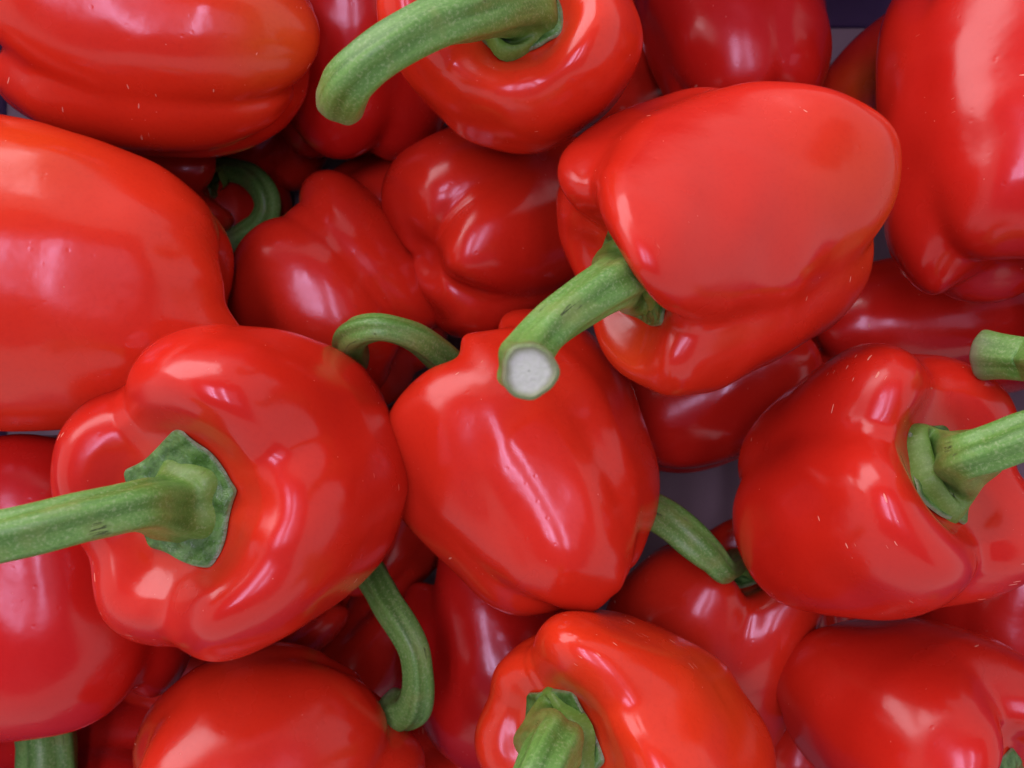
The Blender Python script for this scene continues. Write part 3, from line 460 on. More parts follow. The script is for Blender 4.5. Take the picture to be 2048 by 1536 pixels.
    dict(az=4.0,el=0.0,g=[-60.0,40.0,140.0,230.0],gs=[0.5,0.6,0.8,0.8],R=24.48,L=84.88,rs=[1.0,1.0,1.0,1.0],top=[0.0,0.0,0.0,0.0],bot=[0.0,0.0,0.0,0.0],tap=0.0,bend=[0.0,0.0],seed=216,flip=1,c=[138.1,19.3,34.0],h=49.14,lat=[[0.0,0.0],[0.0,0.0],[0.0,0.0],[0.0,0.0],[0.0,0.0],[0.0,0.0],[0.0,0.0],[0.0,0.0],[0.0,0.0],[0.0,0.0],[0.0,0.0],[0.0,0.0],[0.0,0.0],[0.0,0.0],[0.0,0.0],[0.0,0.0],[0.0,0.0],[0.0,0.0],[0.0,0.0],[0.0,0.0],[0.0,0.0],[0.0,0.0],[0.0,0.0],[0.0,0.0],[0.0,0.0],[0.0,0.0],[0.0,0.0],[0.0,0.0],[0.0,0.0],[0.0,0.0],[0.0,0.0],[0.0,0.0],[0.0,0.0],[0.0,0.0],[0.0,0.0],[0.0,0.0],[0.0,0.0],[0.0,0.0],[0.0,0.0],[0.0,0.0],[0.0,0.0],[0.0,0.0],[0.0,0.0],[0.0,0.0],[0.0,0.0],[0.0,0.0],[0.0,0.0],[0.0,0.0],[0.0,0.0]],label='dark red pepper lying across under the top right pepper,with a violet sheen',warm=0.15,scuff=0.2),
    dict(az=178.0,el=5.0,g=[-40.0,50.0,140.0,230.0],R=27.15,L=57.01,rs=[1.0,1.0,1.0,1.0],top=[0.0,0.0,0.0,0.0],bot=[0.0,0.0,0.0,0.0],tap=0.0,bend=[0.0,0.0],seed=217,flip=1,c=[178.6,6.5,84.0],h=33.43,lat=[[0.0,0.0],[0.0,0.0],[0.0,0.0],[0.0,0.0],[0.0,0.0],[0.0,0.0],[0.0,0.0],[0.0,0.0],[0.0,0.0],[0.0,0.0],[0.0,0.0],[0.0,0.0],[0.0,0.0],[0.0,0.0],[0.0,0.0],[0.0,0.0],[0.0,0.0],[0.0,0.0],[0.0,0.0],[0.0,0.0],[0.0,0.0],[0.0,0.0],[0.0,0.0],[0.0,0.0],[0.0,0.0],[0.0,0.0],[0.0,0.0],[0.0,0.0],[0.0,0.0],[0.0,0.0],[0.0,0.0],[0.0,0.0],[0.0,0.0],[0.0,0.0],[0.0,0.0],[0.0,0.0],[0.0,0.0],[0.0,0.0],[0.0,0.0],[0.0,0.0],[0.0,0.0],[0.0,0.0],[0.0,0.0],[0.0,0.0],[0.0,0.0],[0.0,0.0],[0.0,0.0],[0.0,0.0],[0.0,0.0]],stem=[[158.8,7.2,85.7,6.7],[122.5,5.1,128.0,4.7],[119.0,5.7,122.0,4.7],[116.2,6.5,117.0,5.1],[114.1,7.2,113.0,6.0]],label='pepper beyond the right edge of which a short scarred stem stub pokes in'),
    dict(az=27.03,el=2.51,g=[-30.05,70.55,150.04,241.29],gs=[0.3,0.8,0.8,0.8],R=25.41,L=63.81,rs=[1.001,0.998,0.996,1.0],top=[-0.028,-0.0,-0.001,-0.002],bot=[0.004,0.029,0.001,0.009],tap=0.006,bend=[0.004,-0.007],seed=218,flip=1,c=[64.6,-1.6,36.0],h=39.47,lat=[[1.48,0.71],[1.4,0.77],[1.27,0.77],[1.06,0.69],[0.83,0.57],[0.62,0.44],[0.44,0.32],[0.96,0.4],[0.96,0.52],[0.89,0.57],[0.73,0.52],[0.57,0.44],[0.44,0.33],[0.32,0.22],[0.37,0.09],[0.44,0.2],[0.44,0.32],[0.37,0.35],[0.32,0.31],[0.28,0.23],[0.24,0.14],[-0.26,-0.15],[-0.25,-0.1],[-0.18,0.08],[-0.0,0.23],[0.11,0.21],[0.16,0.14],[0.19,0.06],[-0.73,-0.11],[-0.63,0.06],[-0.45,0.25],[-0.14,0.26],[0.03,0.16],[0.12,0.08],[0.19,-0.0],[-1.0,0.0],[-0.77,0.16],[-0.48,0.28],[-0.14,0.27],[0.04,0.16],[0.14,0.05],[0.22,-0.04],[-1.17,0.12],[-0.85,0.23],[-0.5,0.29],[-0.17,0.26],[0.04,0.16],[0.17,0.05],[0.26,-0.07]],label='dark red pepper tucked under the long right-centre pepper,above the bare crate floor',warm=0.25,scuff=0.2),
    dict(az=78.64,el=19.94,g=[1.76,98.12,206.92,245.91],gs=[0.9,0.8,0.9,0.8],R=31.6,L=64.5,rs=[0.99,1.028,0.982,1.053],top=[0.039,-0.031,-0.072,-0.02],bot=[-0.008,-0.035,0.008,0.002],tap=-0.076,bend=[0.052,0.129],seed=210,flip=1,c=[62.6,-76.9,48.0],h=41.77,lat=[[-0.67,-3.25],[-1.8,-3.4],[-3.1,-3.48],[-4.59,-3.39],[-6.13,-3.1],[-7.27,-2.75],[-8.08,-2.37],[0.17,-2.73],[-0.66,-2.9],[-1.58,-3.07],[-2.74,-3.12],[-4.17,-2.83],[-5.12,-2.32],[-5.74,-1.69],[0.89,-2.17],[0.37,-2.28],[-0.16,-2.46],[-0.77,-2.71],[-1.61,-2.77],[-2.48,-1.86],[-3.32,-0.75],[1.44,-1.51],[1.15,-1.43],[0.92,-1.33],[0.74,-1.12],[0.51,-0.49],[-0.3,0.34],[-1.32,0.92],[1.85,-0.75],[1.68,-0.39],[1.52,0.06],[1.3,0.74],[0.92,1.67],[0.43,2.22],[-0.14,2.56],[2.17,0.13],[2.04,0.7],[1.89,1.36],[1.68,2.16],[1.38,2.99],[1.04,3.56],[0.68,3.98],[2.46,1.06],[2.34,1.79],[2.21,2.58],[2.04,3.4],[1.82,4.15],[1.59,4.76],[1.35,5.27]],stem=[[67.5,-56.2,55.8,3.9],[57.1,-50.1,86.0,3.4],[52.2,-45.6,90.0,4.1],[48.1,-41.9,90.0,4.8],[43.9,-38.3,88.0,4.9],[39.8,-35.6,84.0,5.0],[34.9,-33.4,78.0,5.3]],label='red pepper with a slender green stem rising left beside the bare crate floor',warm=0.55,scuff=0.2,neck=3),
    dict(az=173.88,el=48.53,g=[36.36,126.5,172.47,236.92,-54.95],gm=0.3,gb=0.5,deep=0.75,gs=[0.65,1,0.5,0.7,0.5],R=34.41,L=61.04,rs=[0.906,0.938,0.959,1.052,1.171],top=[0.132,-0.034,-0.056,-0.038,-0.013],bot=[0.199,0.043,-0.152,0.016,0.03],tap=0.086,bend=[0.016,0.158],seed=211,calyx=0.38,flip=1,c=[27.0,-87.4,98.0],h=41.98,lat=[[-0.48,-0.53],[0.01,-0.8],[0.68,-1.13],[1.42,-1.51],[1.92,-2.04],[2.35,-2.11],[2.53,-1.86],[-0.09,-0.41],[-0.01,-0.5],[0.16,-0.6],[0.52,-0.67],[0.97,-1.31],[1.19,-1.08],[0.98,-0.69],[0.56,-0.38],[0.3,-0.31],[-0.03,-0.12],[-0.23,0.17],[0.04,-0.01],[-0.27,0.32],[-0.77,0.35],[1.51,-0.54],[1.21,-0.45],[0.77,-0.21],[0.08,0.21],[-0.95,0.61],[-1.84,0.8],[-2.47,0.51],[2.63,-0.9],[2.4,-0.99],[2.09,-1.05],[1.29,-1.1],[-0.58,-1.48],[-2.29,-1.1],[-3.42,-0.73],[3.71,-1.43],[3.41,-1.73],[2.99,-2.05],[2.03,-2.26],[0.48,-2.8],[-1.69,-2.73],[-3.47,-2.34],[4.7,-2.03],[4.22,-2.49],[3.51,-2.96],[2.37,-3.37],[0.93,-3.81],[-1.06,-3.98],[-3.1,-3.86]],stem=[[11.4,-84.5,115.9,7.8],[9.1,-74.6,142.0,5.8],[7.1,-74.3,150.0,5.4],[4.9,-75.7,156.0,5.0],[2.4,-79.1,160.0,4.9]],label='bright orange-red pepper at the bottom centre,its stem cut off by the frame',warm=1.0,scuff=0.4,neck=4,tints=[[22.9,16.5,15.0,14,0.4]]),
    dict(az=214.69,el=13.99,g=[-25.13,70.95,153.19,231.53],gm=0.3,gs=[0.8,0.7,0.8,0.8],R=34.91,L=68.8,rs=[1.001,1.007,0.994,1.005],top=[0.015,-0.029,0.007,0.011],bot=[0.068,0.156,0.088,0.015],tap=0.079,bend=[0.012,-0.084],seed=212,flip=1,c=[-63.6,-106.5,80.0],h=48.33,lat=[[2.98,-1.52],[2.75,-1.08],[2.52,-0.56],[2.13,0.12],[1.18,0.98],[-0.28,1.72],[-1.79,2.27],[2.7,-1.52],[2.27,-1.15],[1.82,-0.72],[1.3,-0.12],[0.11,0.82],[-1.43,1.35],[-2.72,1.66],[2.54,-1.48],[1.9,-1.18],[1.15,-0.82],[0.2,-0.28],[-1.26,0.48],[-2.43,0.7],[-3.33,0.93],[2.55,-1.39],[1.79,-1.16],[0.86,-0.92],[-0.35,-0.66],[-1.58,-0.39],[-2.48,-0.15],[-3.31,0.32],[2.74,-1.26],[2.02,-1.06],[1.16,-0.87],[-0.05,-0.63],[-1.16,-0.19],[-1.95,0.03],[-2.82,0.27],[3.06,-1.09],[2.47,-0.87],[1.82,-0.64],[0.9,-0.32],[-0.24,0.1],[-1.19,0.32],[-2.13,0.46],[3.44,-0.89],[2.96,-0.64],[2.42,-0.36],[1.66,-0.03],[0.66,0.31],[-0.36,0.54],[-1.36,0.7]],label='smooth orange-red pepper back at the bottom left,rising out of the bottom edge',warm=0.6,scuff=0.2),
    dict(az=-90.16,el=-5.62,g=[-70.16,39.09,129.7,218.81],gb=0.08,bot=[-0.098,0.031,0.06,0.034],gs=[0.8,0.6,0.6,0.7],R=38.12,L=77.05,rs=[0.987,1.0,1.011,1.009],top=[-0.081,0.028,0.005,0.062],tap=0.008,bend=[-0.009,0.047],seed=213,flip=1,c=[-129.4,-53.5,76.0],h=45.86,lat=[[-1.24,-6.74],[-0.84,-7.4],[-0.43,-7.23],[-0.12,-6.02],[-0.08,-4.0],[-0.32,-1.51],[-0.75,1.15],[-0.34,-3.02],[0.06,-5.09],[0.52,-6.02],[0.71,-5.26],[0.39,-3.26],[-0.28,-0.63],[-1.06,2.13],[0.59,1.49],[1.03,-2.29],[1.69,-4.8],[1.68,-4.66],[0.79,-2.63],[-0.4,0.21],[-1.5,3.01],[1.48,6.8],[2.48,2.41],[3.42,-2.78],[2.58,-4.22],[0.87,-2.28],[-0.79,0.76],[-2.07,3.42],[1.3,9.89],[3.05,4.21],[3.73,-2.92],[2.02,-4.53],[0.09,-2.63],[-1.47,0.25],[-2.66,2.85],[-1.88,10.32],[-1.87,4.27],[-1.82,-1.51],[-1.59,-3.61],[-1.99,-2.78],[-2.68,-0.68],[-3.39,1.63],[-5.86,10.17],[-6.28,4.67],[-6.16,0.05],[-5.28,-2.42],[-4.55,-2.65],[-4.27,-1.45],[-4.32,0.34]],stem=[[-126.8,-82.3,73.3,7.1],[-139.4,-100.8,58.0,7.7],[-138.1,-107.5,60.0,7.9],[-136.7,-114.9,62.0,8.1],[-135.6,-122.1,64.0,8.5]],label='crimson pepper at the lower left edge lying under the pepper with the straight stem',warm=0.1,scuff=0.2),
    dict(az=10.0,el=0.0,g=[40.0,130.0,220.0,310.0],R=31.85,L=77.11,rs=[1.0,1.0,1.0,1.0],top=[0.0,0.0,0.0,0.0],bot=[0.0,0.0,0.0,0.0],tap=0.0,bend=[0.0,0.0],seed=214,flip=1,c=[-139.8,-136.1,26.0],h=46.34,lat=[[0.0,0.0],[0.0,0.0],[0.0,0.0],[0.0,0.0],[0.0,0.0],[0.0,0.0],[0.0,0.0],[0.0,0.0],[0.0,0.0],[0.0,0.0],[0.0,0.0],[0.0,0.0],[0.0,0.0],[0.0,0.0],[0.0,0.0],[0.0,0.0],[0.0,0.0],[0.0,0.0],[0.0,0.0],[0.0,0.0],[0.0,0.0],[0.0,0.0],[0.0,0.0],[0.0,0.0],[0.0,0.0],[0.0,0.0],[0.0,0.0],[0.0,0.0],[0.0,0.0],[0.0,0.0],[0.0,0.0],[0.0,0.0],[0.0,0.0],[0.0,0.0],[0.0,0.0],[0.0,0.0],[0.0,0.0],[0.0,0.0],[0.0,0.0],[0.0,0.0],[0.0,0.0],[0.0,0.0],[0.0,0.0],[0.0,0.0],[0.0,0.0],[0.0,0.0],[0.0,0.0],[0.0,0.0],[0.0,0.0]],label='shaded dark red pepper in the bottom left corner,underneath beside the vertical stem',warm=0.1,scuff=0.2),
    dict(az=-28.42,el=52.66,g=[53.8,142.28,216.83,305.48],gm=0.35,gb=0.2,gs=[0.9,0.8,0.8,0.8],R=30.7,L=67.05,rs=[0.975,1.003,1.028,0.975],top=[0.028,0.028,-0.139,-0.186],bot=[0.04,-0.008,0.124,-0.09],tap=0.108,bend=[0.035,0.082],seed=215,calyx=0.36,flip=1,c=[109.6,-94.6,86.0],h=39.58,lat=[[2.55,-0.09],[2.06,0.26],[1.5,0.65],[0.75,1.09],[-0.57,1.57],[-2.05,1.59],[-3.12,1.17],[2.2,-0.33],[1.7,-0.03],[1.13,0.27],[0.5,0.6],[-0.84,1.09],[-1.85,0.68],[-2.09,-0.05],[1.85,-0.54],[1.36,-0.29],[0.79,-0.05],[0.04,0.15],[-1.0,0.12],[-0.9,-0.82],[-0.57,-1.16],[1.44,-0.72],[1.03,-0.48],[0.64,-0.3],[0.22,-0.24],[0.45,-0.65],[1.08,-1.19],[0.94,-1.05],[0.93,-0.84],[0.5,-0.56],[0.08,-0.26],[-0.48,0.19],[-0.54,0.85],[0.37,0.96],[0.85,0.52],[0.27,-0.88],[-0.29,-0.52],[-0.89,-0.09],[-1.55,0.45],[-1.84,1.1],[-1.15,1.61],[-0.29,1.72],[-0.48,-0.88],[-1.16,-0.42],[-1.88,0.11],[-2.53,0.74],[-2.79,1.44],[-2.38,2.12],[-1.62,2.62]],stem=[[121.9,-101.6,104.7,5.5],[119.9,-100.1,112.0,5.1],[121.3,-102.1,118.0,4.9]],label='large crimson pepper in the bottom right corner with a curved pink highlight',warm=0.3,scuff=0.2),
    dict(az=80.0,el=0.0,g=[40.0,130.0,220.0,310.0],R=28.12,L=69.48,rs=[1.0,1.0,1.0,1.0],top=[0.0,0.0,0.0,0.0],bot=[0.0,0.0,0.0,0.0],tap=0.0,bend=[0.0,0.0],seed=216,flip=1,c=[161.5,-71.5,30.0],h=41.69,lat=[[0.0,0.0],[0.0,0.0],[0.0,0.0],[0.0,0.0],[0.0,0.0],[0.0,0.0],[0.0,0.0],[0.0,0.0],[0.0,0.0],[0.0,0.0],[0.0,0.0],[0.0,0.0],[0.0,0.0],[0.0,0.0],[0.0,0.0],[0.0,0.0],[0.0,0.0],[0.0,0.0],[0.0,0.0],[0.0,0.0],[0.0,0.0],[0.0,0.0],[0.0,0.0],[0.0,0.0],[0.0,0.0],[0.0,0.0],[0.0,0.0],[0.0,0.0],[0.0,0.0],[0.0,0.0],[0.0,0.0],[0.0,0.0],[0.0,0.0],[0.0,0.0],[0.0,0.0],[0.0,0.0],[0.0,0.0],[0.0,0.0],[0.0,0.0],[0.0,0.0],[0.0,0.0],[0.0,0.0],[0.0,0.0],[0.0,0.0],[0.0,0.0],[0.0,0.0],[0.0,0.0],[0.0,0.0],[0.0,0.0]],label='dull red pepper at the right edge between the scuffed pepper and the corner pepper',warm=0.2,scuff=0.2),
    dict(az=117.23,el=-9.93,g=[48.87,136.54,234.04,-27.81],gs=[0.7,0.8,0.8,0.7],R=31.05,L=68.95,rs=[1.005,1.0,1.015,0.987],top=[-0.009,-0.001,-0.108,0.095],bot=[0.002,0.015,-0.001,0.018],tap=-0.115,bend=[-0.013,0.042],seed=217,flip=1,c=[-3.7,-85.5,38.0],h=43.18,lat=[[-0.56,-10.9],[0.54,-11.27],[2.04,-10.98],[3.75,-9.09],[3.92,-6.13],[2.88,-3.16],[1.56,-0.44],[-0.4,-6.22],[-0.09,-6.89],[0.54,-7.39],[2.36,-5.66],[1.82,-2.73],[0.41,-0.3],[-0.83,1.75],[0.15,-1.61],[-0.03,-1.95],[-0.39,-2.68],[0.22,-1.58],[-0.94,0.63],[-2.01,2.23],[-2.89,3.54],[0.91,2.24],[0.65,2.38],[0.23,2.35],[-0.58,2.67],[-2.18,3.39],[-3.27,4.1],[-4.17,4.77],[1.48,5.05],[0.96,5.18],[0.24,5.24],[-0.92,5.24],[-2.4,5.3],[-3.64,5.44],[-4.72,5.63],[1.84,7.15],[1.07,7.16],[0.14,7.09],[-1.05,6.91],[-2.38,6.67],[-3.66,6.47],[-4.84,6.33],[2.07,8.96],[1.13,8.83],[0.09,8.61],[-1.08,8.26],[-2.33,7.83],[-3.58,7.39],[-4.81,7.02]],label='wine red pepper with a pitted violet highlight below the middle pepper',warm=0.1,scuff=0.2),
    dict(az=18.87,el=6.11,g=[40.7,119.6,218.74,309.14],R=21.08,L=41.05,rs=[0.998,1.005,0.997,1.003],top=[-0.028,0.026,-0.004,0.002],bot=[-0.01,-0.006,0.005,0.015],tap=-0.009,bend=[-0.011,-0.037],seed=219,flip=1,c=[-75.3,-68.4,34.0],h=25.32,lat=[[2.99,-3.14],[3.1,-2.71],[3.13,-2.28],[3.07,-1.86],[2.9,-1.43],[2.67,-1.01],[2.42,-0.57],[2.71,-2.96],[2.96,-2.47],[3.12,-1.98],[3.13,-1.47],[2.99,-0.97],[2.75,-0.5],[2.48,-0.05],[2.27,-2.74],[2.7,-2.2],[3.03,-1.62],[3.14,-1.0],[3.02,-0.43],[2.78,0.06],[2.5,0.51],[1.49,-2.36],[2.11,-1.77],[2.65,-1.09],[2.93,-0.34],[2.85,0.27],[2.62,0.74],[2.39,1.13],[0.22,-1.68],[0.89,-1.0],[1.56,-0.16],[2.17,0.67],[2.24,1.2],[2.15,1.55],[2.07,1.83],[-1.55,-0.6],[-1.11,0.32],[-0.65,1.37],[0.35,2.05],[0.98,2.33],[1.3,2.48],[1.51,2.61],[-3.49,0.67],[-3.16,1.73],[-2.65,2.73],[-1.61,3.3],[-0.56,3.45],[0.21,3.45],[0.78,3.44]],stem=[[-59.8,-62.7,35.5,5.5],[-43.5,-52.7,66.0,4.7],[-38.4,-55.8,74.0,4.4],[-34.1,-60.4,80.0,4.3],[-29.6,-65.6,84.0,4.2],[-26.3,-71.2,86.0,4.0],[-25.2,-77.0,86.0,3.9],[-25.3,-82.7,85.0,4.2],[-27.1,-88.1,82.0,4.9],[-30.6,-91.2,78.0,5.6],[-33.2,-91.7,75.0,5.9]],label='small dark pepper under the left pepper,its green stem hooking down to a ringed end'),
    dict(az=60.0,el=0.0,g=[40.0,130.0,220.0,310.0],R=23.62,L=64.11,rs=[1.0,1.0,1.0,1.0],top=[0.0,0.0,0.0,0.0],bot=[0.0,0.0,0.0,0.0],tap=0.0,bend=[0.0,0.0],seed=211,flip=1,c=[-37.8,-40.8,24.0],h=39.64,lat=[[0.0,0.0],[0.0,0.0],[0.0,0.0],[0.0,0.0],[0.0,0.0],[0.0,0.0],[0.0,0.0],[0.0,0.0],[0.0,0.0],[0.0,0.0],[0.0,0.0],[0.0,0.0],[0.0,0.0],[0.0,0.0],[0.0,0.0],[0.0,0.0],[0.0,0.0],[0.0,0.0],[0.0,0.0],[0.0,0.0],[0.0,0.0],[0.0,0.0],[0.0,0.0],[0.0,0.0],[0.0,0.0],[0.0,0.0],[0.0,0.0],[0.0,0.0],[0.0,0.0],[0.0,0.0],[0.0,0.0],[0.0,0.0],[0.0,0.0],[0.0,0.0],[0.0,0.0],[0.0,0.0],[0.0,0.0],[0.0,0.0],[0.0,0.0],[0.0,0.0],[0.0,0.0],[0.0,0.0],[0.0,0.0],[0.0,0.0],[0.0,0.0],[0.0,0.0],[0.0,0.0],[0.0,0.0],[0.0,0.0]],label='dark pepper in the gap between the left pepper and the middle pepper'),
    dict(az=80.0,el=0.0,g=[40.0,130.0,220.0,310.0],R=24.85,L=53.25,rs=[1.0,1.0,1.0,1.0],top=[0.0,0.0,0.0,0.0],bot=[0.0,0.0,0.0,0.0],tap=0.0,bend=[0.0,0.0],seed=214,flip=1,c=[-85.9,96.4,8.0],h=32.37,lat=[[0.0,0.0],[0.0,0.0],[0.0,0.0],[0.0,0.0],[0.0,0.0],[0.0,0.0],[0.0,0.0],[0.0,0.0],[0.0,0.0],[0.0,0.0],[0.0,0.0],[0.0,0.0],[0.0,0.0],[0.0,0.0],[0.0,0.0],[0.0,0.0],[0.0,0.0],[0.0,0.0],[0.0,0.0],[0.0,0.0],[0.0,0.0],[0.0,0.0],[0.0,0.0],[0.0,0.0],[0.0,0.0],[0.0,0.0],[0.0,0.0],[0.0,0.0],[0.0,0.0],[0.0,0.0],[0.0,0.0],[0.0,0.0],[0.0,0.0],[0.0,0.0],[0.0,0.0],[0.0,0.0],[0.0,0.0],[0.0,0.0],[0.0,0.0],[0.0,0.0],[0.0,0.0],[0.0,0.0],[0.0,0.0],[0.0,0.0],[0.0,0.0],[0.0,0.0],[0.0,0.0],[0.0,0.0],[0.0,0.0]],label='dark pepper at the bottom of the gap under the top left pepper'),
    dict(az=60.0,el=0.0,g=[30.0,120.0,220.0,310.0],R=23.22,L=60.73,rs=[1.0,1.0,1.0,1.0],top=[0.0,0.0,0.0,0.0],bot=[0.0,0.0,0.0,0.0],tap=0.0,bend=[0.0,0.0],seed=212,flip=1,c=[-47.2,-100.4,6.0],h=37.93,lat=[[0.0,0.0],[0.0,0.0],[0.0,0.0],[0.0,0.0],[0.0,0.0],[0.0,0.0],[0.0,0.0],[0.0,0.0],[0.0,0.0],[0.0,0.0],[0.0,0.0],[0.0,0.0],[0.0,0.0],[0.0,0.0],[0.0,0.0],[0.0,0.0],[0.0,0.0],[0.0,0.0],[0.0,0.0],[0.0,0.0],[0.0,0.0],[0.0,0.0],[0.0,0.0],[0.0,0.0],[0.0,0.0],[0.0,0.0],[0.0,0.0],[0.0,0.0],[0.0,0.0],[0.0,0.0],[0.0,0.0],[0.0,0.0],[0.0,0.0],[0.0,0.0],[0.0,0.0],[0.0,0.0],[0.0,0.0],[0.0,0.0],[0.0,0.0],[0.0,0.0],[0.0,0.0],[0.0,0.0],[0.0,0.0],[0.0,0.0],[0.0,0.0],[0.0,0.0],[0.0,0.0],[0.0,0.0],[0.0,0.0]],label='dark pepper on the crate floor behind the hooked stem at the bottom'),
    dict(az=30.0,el=0.0,g=[30.0,120.0,220.0,310.0],R=23.22,L=53.58,rs=[1.0,1.0,1.0,1.0],top=[0.0,0.0,0.0,0.0],bot=[0.0,0.0,0.0,0.0],tap=0.0,bend=[0.0,0.0],seed=213,flip=1,c=[43.9,114.0,6.0],h=34.24,lat=[[0.0,0.0],[0.0,0.0],[0.0,0.0],[0.0,0.0],[0.0,0.0],[0.0,0.0],[0.0,0.0],[0.0,0.0],[0.0,0.0],[0.0,0.0],[0.0,0.0],[0.0,0.0],[0.0,0.0],[0.0,0.0],[0.0,0.0],[0.0,0.0],[0.0,0.0],[0.0,0.0],[0.0,0.0],[0.0,0.0],[0.0,0.0],[0.0,0.0],[0.0,0.0],[0.0,0.0],[0.0,0.0],[0.0,0.0],[0.0,0.0],[0.0,0.0],[0.0,0.0],[0.0,0.0],[0.0,0.0],[0.0,0.0],[0.0,0.0],[0.0,0.0],[0.0,0.0],[0.0,0.0],[0.0,0.0],[0.0,0.0],[0.0,0.0],[0.0,0.0],[0.0,0.0],[0.0,0.0],[0.0,0.0],[0.0,0.0],[0.0,0.0],[0.0,0.0],[0.0,0.0],[0.0,0.0],[0.0,0.0]],label='dark pepper deep in the gap between the top centre pepper and the long pepper'),
    dict(az=30.0,el=0.0,g=[30.0,120.0,220.0,310.0],R=23.22,L=53.58,rs=[1.0,1.0,1.0,1.0],top=[0.0,0.0,0.0,0.0],bot=[0.0,0.0,0.0,0.0],tap=0.0,bend=[0.0,0.0],seed=214,flip=1,c=[-25.7,-141.5,6.0],h=34.27,lat=[[0.0,0.0],[0.0,0.0],[0.0,0.0],[0.0,0.0],[0.0,0.0],[0.0,0.0],[0.0,0.0],[0.0,0.0],[0.0,0.0],[0.0,0.0],[0.0,0.0],[0.0,0.0],[0.0,0.0],[0.0,0.0],[0.0,0.0],[0.0,0.0],[0.0,0.0],[0.0,0.0],[0.0,0.0],[0.0,0.0],[0.0,0.0],[0.0,0.0],[0.0,0.0],[0.0,0.0],[0.0,0.0],[0.0,0.0],[0.0,0.0],[0.0,0.0],[0.0,0.0],[0.0,0.0],[0.0,0.0],[0.0,0.0],[0.0,0.0],[0.0,0.0],[0.0,0.0],[0.0,0.0],[0.0,0.0],[0.0,0.0],[0.0,0.0],[0.0,0.0],[0.0,0.0],[0.0,0.0],[0.0,0.0],[0.0,0.0],[0.0,0.0],[0.0,0.0],[0.0,0.0],[0.0,0.0],[0.0,0.0]],label='dark pepper at the bottom edge below the wine red pepper'),
    dict(az=80.0,el=0.0,g=[30.0,120.0,220.0,310.0],R=23.62,L=50.62,rs=[1.0,1.0,1.0,1.0],top=[0.0,0.0,0.0,0.0],bot=[0.0,0.0,0.0,0.0],tap=0.0,bend=[0.0,0.0],seed=215,flip=1,c=[95.5,-123.5,24.0],h=30.77,lat=[[0.0,0.0],[0.0,0.0],[0.0,0.0],[0.0,0.0],[0.0,0.0],[0.0,0.0],[0.0,0.0],[0.0,0.0],[0.0,0.0],[0.0,0.0],[0.0,0.0],[0.0,0.0],[0.0,0.0],[0.0,0.0],[0.0,0.0],[0.0,0.0],[0.0,0.0],[0.0,0.0],[0.0,0.0],[0.0,0.0],[0.0,0.0],[0.0,0.0],[0.0,0.0],[0.0,0.0],[0.0,0.0],[0.0,0.0],[0.0,0.0],[0.0,0.0],[0.0,0.0],[0.0,0.0],[0.0,0.0],[0.0,0.0],[0.0,0.0],[0.0,0.0],[0.0,0.0],[0.0,0.0],[0.0,0.0],[0.0,0.0],[0.0,0.0],[0.0,0.0],[0.0,0.0],[0.0,0.0],[0.0,0.0],[0.0,0.0],[0.0,0.0],[0.0,0.0],[0.0,0.0],[0.0,0.0],[0.0,0.0]],label='dark pepper deep in the gap left of the bottom right corner pepper'),
    dict(az=10.0,el=0.0,g=[30.0,120.0,220.0,310.0],R=20.64,L=51.61,rs=[1.0,1.0,1.0,1.0],top=[0.0,0.0,0.0,0.0],bot=[0.0,0.0,0.0,0.0],tap=0.0,bend=[0.0,0.0],seed=216,flip=1,c=[-109.1,-96.7,18.0],h=30.87,lat=[[0.0,0.0],[0.0,0.0],[0.0,0.0],[0.0,0.0],[0.0,0.0],[0.0,0.0],[0.0,0.0],[0.0,0.0],[0.0,0.0],[0.0,0.0],[0.0,0.0],[0.0,0.0],[0.0,0.0],[0.0,0.0],[0.0,0.0],[0.0,0.0],[0.0,0.0],[0.0,0.0],[0.0,0.0],[0.0,0.0],[0.0,0.0],[0.0,0.0],[0.0,0.0],[0.0,0.0],[0.0,0.0],[0.0,0.0],[0.0,0.0],[0.0,0.0],[0.0,0.0],[0.0,0.0],[0.0,0.0],[0.0,0.0],[0.0,0.0],[0.0,0.0],[0.0,0.0],[0.0,0.0],[0.0,0.0],[0.0,0.0],[0.0,0.0],[0.0,0.0],[0.0,0.0],[0.0,0.0],[0.0,0.0],[0.0,0.0],[0.0,0.0],[0.0,0.0],[0.0,0.0],[0.0,0.0],[0.0,0.0]],label='dark pepper in the gap between the straight stemmed pepper and the bottom left pepper'),
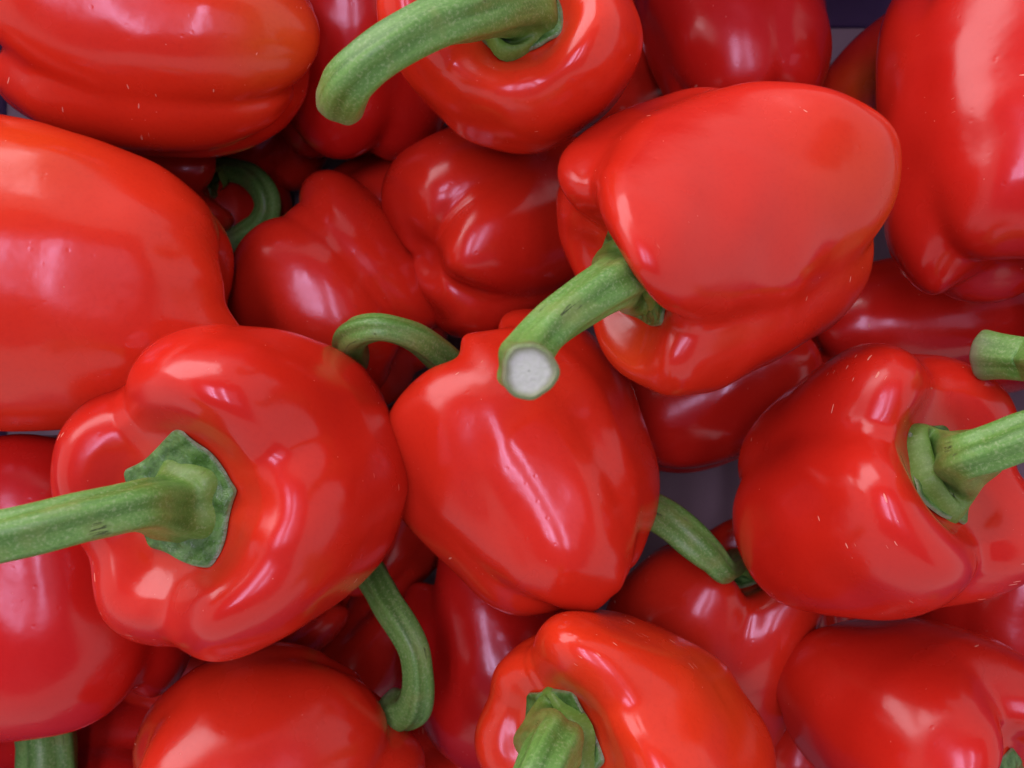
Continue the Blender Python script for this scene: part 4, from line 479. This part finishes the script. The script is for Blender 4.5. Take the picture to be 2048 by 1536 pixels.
    dict(az=100.0,el=0.0,g=[30.0,120.0,220.0,310.0],R=21.57,L=53.91,rs=[1.0,1.0,1.0,1.0],top=[0.0,0.0,0.0,0.0],bot=[0.0,0.0,0.0,0.0],tap=0.0,bend=[0.0,0.0],seed=217,flip=1,c=[-99.6,60.7,4.0],h=32.22,lat=[[0.0,0.0],[0.0,0.0],[0.0,0.0],[0.0,0.0],[0.0,0.0],[0.0,0.0],[0.0,0.0],[0.0,0.0],[0.0,0.0],[0.0,0.0],[0.0,0.0],[0.0,0.0],[0.0,0.0],[0.0,0.0],[0.0,0.0],[0.0,0.0],[0.0,0.0],[0.0,0.0],[0.0,0.0],[0.0,0.0],[0.0,0.0],[0.0,0.0],[0.0,0.0],[0.0,0.0],[0.0,0.0],[0.0,0.0],[0.0,0.0],[0.0,0.0],[0.0,0.0],[0.0,0.0],[0.0,0.0],[0.0,0.0],[0.0,0.0],[0.0,0.0],[0.0,0.0],[0.0,0.0],[0.0,0.0],[0.0,0.0],[0.0,0.0],[0.0,0.0],[0.0,0.0],[0.0,0.0],[0.0,0.0],[0.0,0.0],[0.0,0.0],[0.0,0.0],[0.0,0.0],[0.0,0.0],[0.0,0.0]],label='dark pepper at the crate floor beneath the dim hooked stem'),
    dict(az=80.0,el=0.0,g=[30.0,120.0,220.0,310.0],R=18.56,L=43.87,rs=[1.0,1.0,1.0,1.0],top=[0.0,0.0,0.0,0.0],bot=[0.0,0.0,0.0,0.0],tap=0.0,bend=[0.0,0.0],seed=218,flip=1,c=[95.5,-88.1,24.0],h=26.4,lat=[[0.0,0.0],[0.0,0.0],[0.0,0.0],[0.0,0.0],[0.0,0.0],[0.0,0.0],[0.0,0.0],[0.0,0.0],[0.0,0.0],[0.0,0.0],[0.0,0.0],[0.0,0.0],[0.0,0.0],[0.0,0.0],[0.0,0.0],[0.0,0.0],[0.0,0.0],[0.0,0.0],[0.0,0.0],[0.0,0.0],[0.0,0.0],[0.0,0.0],[0.0,0.0],[0.0,0.0],[0.0,0.0],[0.0,0.0],[0.0,0.0],[0.0,0.0],[0.0,0.0],[0.0,0.0],[0.0,0.0],[0.0,0.0],[0.0,0.0],[0.0,0.0],[0.0,0.0],[0.0,0.0],[0.0,0.0],[0.0,0.0],[0.0,0.0],[0.0,0.0],[0.0,0.0],[0.0,0.0],[0.0,0.0],[0.0,0.0],[0.0,0.0],[0.0,0.0],[0.0,0.0],[0.0,0.0],[0.0,0.0]],label='dark pepper in the gap above the corner pepper,under the scuffed pepper'),
]
for d in PEPPERS: build_pepper(d)
